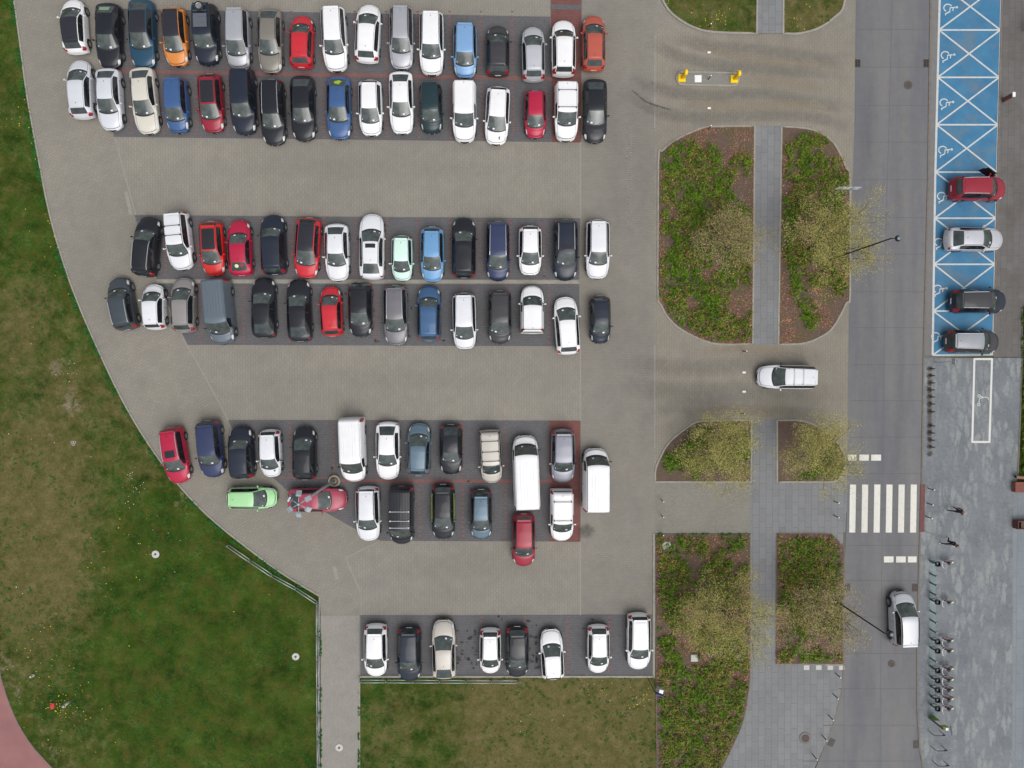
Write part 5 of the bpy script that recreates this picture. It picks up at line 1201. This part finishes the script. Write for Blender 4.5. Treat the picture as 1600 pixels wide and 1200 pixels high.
def drain(px, py, rz, label):
    b = P0(px, py); root = empty('storm_drain', (b.x, b.y, .016), R(rz)); tag(root, label, 'storm drain', 'storm drains at the road edges')
    q = MB()
    for sx_ in (-.19, 0, .19): q.box((sx_, 0, .01), (.035, .6, .02))
    for sy_ in (-.28, -.14, 0, .14, .28): q.box((-.095, sy_, .009), (.16, .04, .018)); q.box((.095, sy_, .009), (.16, .04, .018))
    q.build('grate', m_iron, root); s_ = MB(); s_.box((0, 0, .002), (.42, .62, .004)); s_.build('sump', m_black, root)
for a in ((1340, 99, 0, 'storm drain at the left edge of the upper road'), (1447, 99, 0, 'storm drain at the right edge of the upper road'), (1324, 918, 0, 'storm drain left of the driving silver minivan'), (1429, 918, 0, 'storm drain above right of the driving silver minivan'),
          (1299, 1160, -25, 'tilted storm drain at the curved lower kerb'), (1431, 1163, 0, 'storm drain at the right edge of the lowest road')): drain(*a)

# ------------------------------------------------------------------ plaza things
for i, y in enumerate((576, 587, 598, 609, 620, 631, 643, 665, 676, 687, 698)):
    b = P0(1453.5, y); q = MB(); q.box((0, 0, .01), (.14, .16, .02)); q.cyl((0, 0, .02), .035, .4, 8); q.box((0.03, 0, .42), (.14, .08, .06)); o = q.build('rack_stub', mat('rusty_steel', S(58, 44, 32), .9)); o.location = (b.x, b.y, .02)
    tag(o, 'rusty rack stub, %s from the top on the plaza' % ORD[i], 'rack stub', 'rusty rack stubs on the plaza')
m_teal = mat('dock_steel', S(104, 122, 128), .5, .3)
bike_y = [876, 936, 996, 1011, 1040, 1056, 1071, 1086, 1100]
dock_y = sorted([896, 910, 925, 954, 968, 983, 1028] + [y + 0.0 for y in bike_y])
for i, y in enumerate(dock_y):
    b = P0(1453, y); root = empty('bike_dock', (b.x, b.y, .024)); tag(root, 'steel bicycle dock, %s from the top of the pale strip' % ORD[i], 'bicycle dock', 'bicycle docks on the pale strip')
    q = MB(); q.box((0, 0, .35), (.08, .12, .7), 0, None, .8); q.build('dock_post', m_teal, root); q = MB(); q.box((.05, 0, .74), (.20, .14, .09), 0, None, .8); q.build('lock_head', m_teal, root)
m_frame = mat('bike_frame', S(190, 194, 198), .4, .4); m_bguard = mat('skirt_guard_red', S(165, 100, 112), .6); m_lgreen = mat('pale_green_fender', S(205, 225, 190), .5); m_steel = mat('handlebar_steel', (.7, .72, .74), .3, .6)
def make_bike(dark=False):
    root = empty('rental_bicycle' if not dark else 'bicycle', (0, 0, 0)); r = .33
    for x in (-.5, .5):
        w_ = MB(); w_.torus((0, 0, 0), r, .024, 28, 6); wo_ = w_.build('wheel', m_tyre, root, True); wo_.location = (x, 0, r + .02)
        s_ = MB(); s_.torus((0, 0, 0), r - .035, .010, 24, 4); s_.cyl((0, -.04, 0), .03, .08, 8, axis='Y')
        for k in range(10): a = k * .628; s_.tube([(0, 0, 0), ((r - .03) * math.cos(a), 0, (r - .03) * math.sin(a))], .004, 3)
        s_.build('rim', m_alu, wo_)
    f = MB(); f.tube([(-.5, .0, .35), (-.42, 0, .72), (-.38, 0, .92)], .022, 6); f.tube([(-.42, 0, .70), (-.05, 0, .33), (.16, 0, .70)], .028, 6); f.tube([(-.05, 0, .33), (.5, 0, .35), (.14, 0, .62)], .016, 6); f.build('frame', m_frame if not dark else m_black, root, True)
    h = MB(); h.tube([(-.22, -.30, 1.0), (-.32, -.26, 1.02), (-.38, -.08, 1.02), (-.38, .08, 1.02), (-.32, .26, 1.02), (-.22, .30, 1.0)], .018, 6); h.build('handlebar', m_steel, root, True)
    b_ = MB(); c = (-.62, 0, .82); b_.box((c[0], 0, .70), (.26, .28, .02))
    for yy in (-.16, .16): b_.box((c[0], yy, .82), (.30, .015, .22))
    for xx in (-.15, .15): b_.box((c[0] + xx, 0, .82), (.015, .32, .22))
    b_.box((c[0], 0, .74), (.27, .29, .05)); b_.build('basket', m_black, root)
    s_ = MB(); s_.tube([(.16, 0, .62), (.18, 0, .92)], .014, 6); s_.lathe([(.001, .03), (.05, .028), (.10, .012), (.11, -.02), (.001, -.03)], (.20, 0, .95), seg=14); s_.tube([(.15, 0, .95), (-.02, 0, .955)], .03, 6, 0, .018); s_.build('saddle', m_black, root, True)
    if not dark:
        g_ = MB(); vs = []; 
        for yy in (-.05, .05):
            b0 = len(g_.v); pts = [(.5, yy, .36)] + [(.5 + .37 * math.cos(R(a)), yy, .36 + .37 * math.sin(R(a))) for a in range(-10, 191, 20)]
            g_.add(pts, [(0, k, k + 1) for k in range(1, len(pts) - 1)], 0)
        g_.build('skirt_guard', m_bguard, root)
        for sgn in (-.056, .056):
            st_ = MB(); 
            for a in (40, 90, 140): st_.tube([(.5, sgn, .38), (.5 + .34 * math.cos(R(a)), sgn, .38 + .34 * math.sin(R(a)))], .016, 4)
            st_.build('guard_stripes', m_white, root)
    fe = MB(); pts = [(.5 + .385 * math.cos(R(a)), .36 + .385 * math.sin(R(a))) for a in range(-5, 100, 15)]
    vs = []
    for x, z in pts: vs += [(x, -.055, z), (x, .055, z)]
    fe.add(vs, [(2 * k, 2 * k + 1, 2 * k + 3, 2 * k + 2) for k in range(len(pts) - 1)]); fe.build('rear_fender', m_lgreen if not dark else m_black, root)
    return root
def copy_tree(o, parent=None):
    c = o.copy(); col.objects.link(c); c.parent = parent
    for ch in [x for x in o.children]: copy_tree(ch, c)
    return c
bike0 = make_bike()
for i, y in enumerate(bike_y):
    o = bike0 if i == 0 else copy_tree(bike0); b = P0(1466.5, y); o.location = (b.x, b.y, .024); o.rotation_euler = (0, 0, R([4, -3, 2, -2, 3, 0, -2, 1, -3][i]))
    tag(o, 'docked rental bicycle with red guard, %s from the top of the rack' % ORD[i], 'bicycle', 'rental bicycles docked on the plaza')
bk = make_bike(True); b = P0(1604, 36); bk.location = (b.x, b.y, .02); bk.rotation_euler = (0, 0, R(70)); tag(bk, 'dark bicycle cut off at the top right picture edge', 'bicycle')
def totem():
    b = P0(1455, 1119.5); root = empty('bike_station_totem', (b.x, b.y, .02), R(0)); tag(root, 'green and white bicycle station totem below the docked bicycles', 'totem')
    m1 = mat('totem_green', S(92, 142, 40, 1), .5); m2 = mat('totem_lime', S(160, 165, 30, 1), .5); m3 = mat('totem_grey', S(84, 84, 88, 1), .6)
    for n_, z0, z1, m in (('lower_panel', 0, .75, m1), ('middle_panel', .75, 1.4, m_white), ('upper_panel', 1.4, 1.8, m2)):
        q = MB(); q.box((0, .045, (z0 + z1) / 2), (.46, .03, z1 - z0)); q.build(n_, m, root)
    q = MB(); q.box((0, -.06, .9), (.46, .17, 1.8)); q.build('housing', m3, root); q = MB(); q.box((.06, -.05, 1.83), (.24, .2, .05)); q.build('cap', m_white, root)
    t = MB(); rot = Matrix.Rotation(R(12), 3, 'Z') @ Matrix.Rotation(R(55), 3, 'Y'); t.box((.36, -.16, 1.85), (.5, .55, .035), 0, rot); t.build('solar_panel', mat('solar_dark', (.06, .065, .08), .25), root)
totem()
for i, y in enumerate((1142, 1165.5, 1189)):
    b = P0(1451 + i * 3, y); root = empty('bike_hoop', (b.x, b.y, .02)); tag(root, 'black bicycle hoop, %s below the green totem' % ORD[i], 'bicycle rack', 'black bicycle hoops below the totem')
    q = MB(); q.tube([(0, 0, 0), (0, 0, .62), (.03, 0, .70), (.10, 0, .72), (.78, 0, .72), (.86, 0, .70), (.89, 0, .62), (.89, 0, 0)], .026, 8); q.build('hoop', m_black, root, True)
    q = MB(); q.box((.78, 0, .66), (.22, .05, .12)); q.build('plate', m_black, root)
m_corten = mat('corten_wood', S(132, 80, 68), .8, vary=.2, vscale=3)
b = P0(1597, 760); root = empty('planter_bench', (b.x, b.y, .024)); tag(root, 'red brown block bench at the right picture edge beside the hedge', 'bench')
q = MB(); q.box((0, 0, .2), (1.75, .80, .40), 0, None, .97); q.build('base', m_corten, root); q = MB()
for k in range(5): q.box((0, -.33 + k * .165, .43), (1.8, .15, .05))
q.build('seat_slats', m_corten, root)
b = P0(1600, 746); root = empty('bench', (b.x, b.y, .024), R(-6)); tag(root, 'narrow brown backrest bench between hedge and block bench', 'bench')
q = MB(); q.box((0, 0, .42), (1.9, .22, .06)); q.build('seat', mat('weathered_wood', S(140, 104, 88), .85, vary=.2, vscale=4), root)
for x in (-.75, .6): q = MB(); q.box((x, 0, .2), (.1, .18, .38)); q.build('leg', m_black, root)
b = P0(1598, 818); root = empty('planter', (b.x, b.y, .024)); tag(root, 'dark brown steel planter at the right edge of the plaza', 'planter')
q = MB(); q.box((0, .30, .3), (1.7, .06, .6)); q.box((0, -.30, .3), (1.7, .06, .6)); q.box((-.82, 0, .3), (.06, .54, .6)); q.build('side_panels', mat('brown_steel', S(98, 58, 52), .7), root)
q = MB(); q.box((.15, 0, .27), (1.4, .52, .5)); q.build('soil', m_soil, root)

# lawn items
b = P0(109, 1096); root = empty('bollard_light', (b.x, b.y, -.02)); tag(root, 'grey bollard light standing in the lawn beside the red bag', 'bollard light')
q = MB(); q.tube([(0, 0, 0), (0, 0, .72)], .10, 14); q.build('shaft', m_conc, root, True); q = MB(); q.tube([(0, 0, .72), (0, 0, .80)], .06, 12); q.build('neck', m_black, root); q = MB(); q.tube([(0, 0, .80), (0, 0, .88)], .10, 14); q.build('head', m_galv, root, True)
b = P0(82, 1103); q = MB(); q.lathe([(.001, .16), (.10, .15), (.19, .09), (.2, .02), (.17, 0)], seg=10); q.box((.12, .12, .08), (.22, .14, .1), 0, Matrix.Rotation(.5, 3, 'Z'), .7); o = q.build('bag', mat('red_cloth', S(205, 60, 64), .8)); o.location = (b.x, b.y, -.02); o.scale = (.85, 1.25, 1); tag(o, 'crumpled red bag lying in the lawn near the running track', 'bag')
b = P0(52, 1055); q = MB(); q.cyl((0, 0, 0), .11, .12, 12); q.cyl((0, 0, .12), .07, .25, 10); o = q.build('marker_stone', m_conc); o.location = (b.x, b.y, -.02); tag(o, 'small white marker in the lawn near the running track', 'marker')
b = P0(115, 692); q = MB()
for x, y in ((-.08, .05), (.1, .06), (.0, -.1)): q.torus((x, y, .05), .09, .02, 16, 5, ax='Z')
o = q.build('wire_loops', m_conc); o.location = (b.x, b.y, .0); tag(o, 'small pale wire loops lying in the dry lawn', 'wire loops')
# hedge strip at right edge
vs, fs = [], []; rh = random.Random(3)
for _ in range(900):
    x, y = G2(rh.uniform(1597, 1625), rh.uniform(480, 738))
    for q in range(8): blade(vs, fs, x, y, 0, rh.uniform(0, 6.28), rh.uniform(.12, .3), .05, rh.uniform(.1, .35), .05)
stuff(mesh_obj('hedge_plants', vs, fs, m_lily), 'green low planting strip along the right edge of the plaza', 'planting')

# ------------------------------------------------------------------ people
def skinned(name, joints, edges, mats, parent, pick, sub=1):
    me = bpy.data.meshes.new(name + '_skel'); me.from_pydata([j[0] for j in joints], edges, []); o = bpy.data.objects.new(name + '_skel', me); col.objects.link(o)
    sk = o.modifiers.new('s', 'SKIN'); sb = o.modifiers.new('u', 'SUBSURF'); sb.levels = sub; sb.render_levels = sub
    for i, j in enumerate(joints):
        v = me.skin_vertices[0].data[i]; r_ = j[1]; v.radius = r_ if isinstance(r_, tuple) else (r_, r_); v.use_root = (i == 0)
    dg = bpy.context.evaluated_depsgraph_get(); dg.update(); ev = o.evaluated_get(dg); m2 = bpy.data.meshes.new_from_object(ev)
    bpy.data.objects.remove(o); m2.materials.clear()
    for m in mats: m2.materials.append(m)
    for p in m2.polygons: p.material_index = pick(p.center); p.use_smooth = True
    ob = bpy.data.objects.new(name, m2); return link(ob, parent)
m_skin = mat('skin', S(205, 160, 135), .6)
def person(px, py, rz, label, top, legs, shoe, hair, stride, arm, hgt=1.74, bag=None, sleeve=None, cap=None):
    b = P0(px, py); root = empty('person', (b.x, b.y, .024), R(rz)); tag(root, label, 'person'); k = hgt / 1.74
    # faces +Y
    hip = .92; sh = 1.43
    J = [((0, 0, hip + .02), (.15, .10)), ((0, 0, 1.15), (.135, .095)), ((0, .01, 1.35), (.16, .10)), ((0, .01, 1.47), (.07, .06)), ((0, .02, 1.53), (.052, .055)), ((0, .04, 1.60), (.075, .09)), ((0, .035, 1.69), (.07, .085)), ((0, .03, 1.74), (.035, .045)),
         ((-.09, 0, hip - .06), .09), ((-.10, stride * .30, .50), .06), ((-.10, stride * .42 - (.12 if stride < 0 else 0), .10), .045), ((-.10, stride * .42 + .12, .04), .04),
         ((.09, 0, hip - .06), .09), ((.10, -stride * .16 + .06, .50), .06), ((.10, -stride * .52, .14), .045), ((.10, -stride * .48 + .11, .05), .04),
         ((-.20, 0, sh), .062), ((-.26, -arm * .14, 1.16), .045), ((-.24, -arm * .02 + .06, .94), .032), ((.20, 0, sh), .062), ((.26, arm * .16, 1.16), .045), ((.24, arm * .32 + .03, 1.0), .032)]
    E = [(0, 1), (1, 2), (2, 3), (3, 4), (4, 5), (5, 6), (6, 7), (0, 8), (8, 9), (9, 10), (10, 11), (0, 12), (12, 13), (13, 14), (14, 15), (2, 16), (16, 17), (17, 18), (2, 19), (19, 20), (20, 21)]
    J = [(tuple(c * k for c in j[0]), j[1]) for j in J]
    def pick(c):
        z = c.z / k
        if z > 1.49: return 0
        if z > .93 or abs(c.x) > .19: return 1
        if z > .11: return 2
        return 3
    mats = [m_skin, mat('cloth_' + top[0], top[1], .85), mat('cloth_' + legs[0], legs[1], .85), mat('shoe_' + shoe[0], shoe[1], .6)]
    skinned('body', J, E, mats, root, pick)
    h = MB(); h.lathe([(.001, 1.775), (.05, 1.765), (.085, 1.73), (.10, 1.68), (.098, 1.64), (.085, 1.61)], (0, .015, 0), seg=16)
    if cap: h.box((0, .12, 1.70), (.15, .10, .015))
    h.v = [(x * k, y * k * 1.05, z * k) for x, y, z in h.v]; h.build('hair' if not cap else 'cap', mat('hair_' + hair[0], hair[1], .8), root, True)
    fc = MB(); 
    for x in (-.032, .032): fc.box((x * k, .128 * k, 1.655 * k), (.022, .012, .012))
    fc.build('eyes', m_black, root); fn = MB(); fn.box((0, .137 * k, 1.625 * k), (.022, .03, .035), 0, None, .5); fn.box((0, .125 * k, 1.585 * k), (.045, .012, .01)); fn.build('nose_and_mouth', m_skin, root)
    for i, sgn in ((18, -1), (21, 1)):
        p = Vector(J[i][0]); hd = MB(); hd.tube([p, p + Vector((0, .01, -.07))], .032, 8, 0, .036)
        q = p + Vector((0, .01, -.07))
        for f, (dy, L_) in enumerate(((-.03, .06), (-.01, .075), (.01, .08), (.028, .07))): hd.tube([q + Vector((0, dy, 0)), q + Vector((-sgn * .008, dy + .004, -L_ * .55)), q + Vector((-sgn * .025, dy + .006, -L_))], .009, 5, 0, .007)
        hd.tube([p + Vector((0, .03, -.02)), p + Vector((-sgn * .01, .055, -.05)), p + Vector((-sgn * .015, .06, -.085))], .011, 5, 0, .008); hd.build('hand', m_skin, root, True)
    if bag:
        g_ = MB(); g_.box((-.20 * k, -.10, 1.05 * k), (.12, .30, .30), 0, None, .85); g_.tube([(-.18, -.1, 1.2), (-.05, 0, 1.5), (.12, .08, 1.3)], .012, 4); g_.build('bag', mat('bag_' + bag[0], bag[1], .7), root)
person(1484, 794.5, -90, 'person in a dark maroon jacket and cap walking across the plaza', ('maroon', S(66, 34, 34)), ('dark', S(34, 34, 40)), ('dark', (.02, .02, .02)), ('grey', S(168, 160, 156)), .6, 1, cap=1)
person(1474, 844, 110, 'person in black carrying a white bag and wearing white shoes', ('black', S(24, 24, 34)), ('blackleg', S(24, 24, 32)), ('white', (.75, .75, .76)), ('brown', S(92, 66, 52)), .75, 1, bag=('white', (.8, .8, .82)))
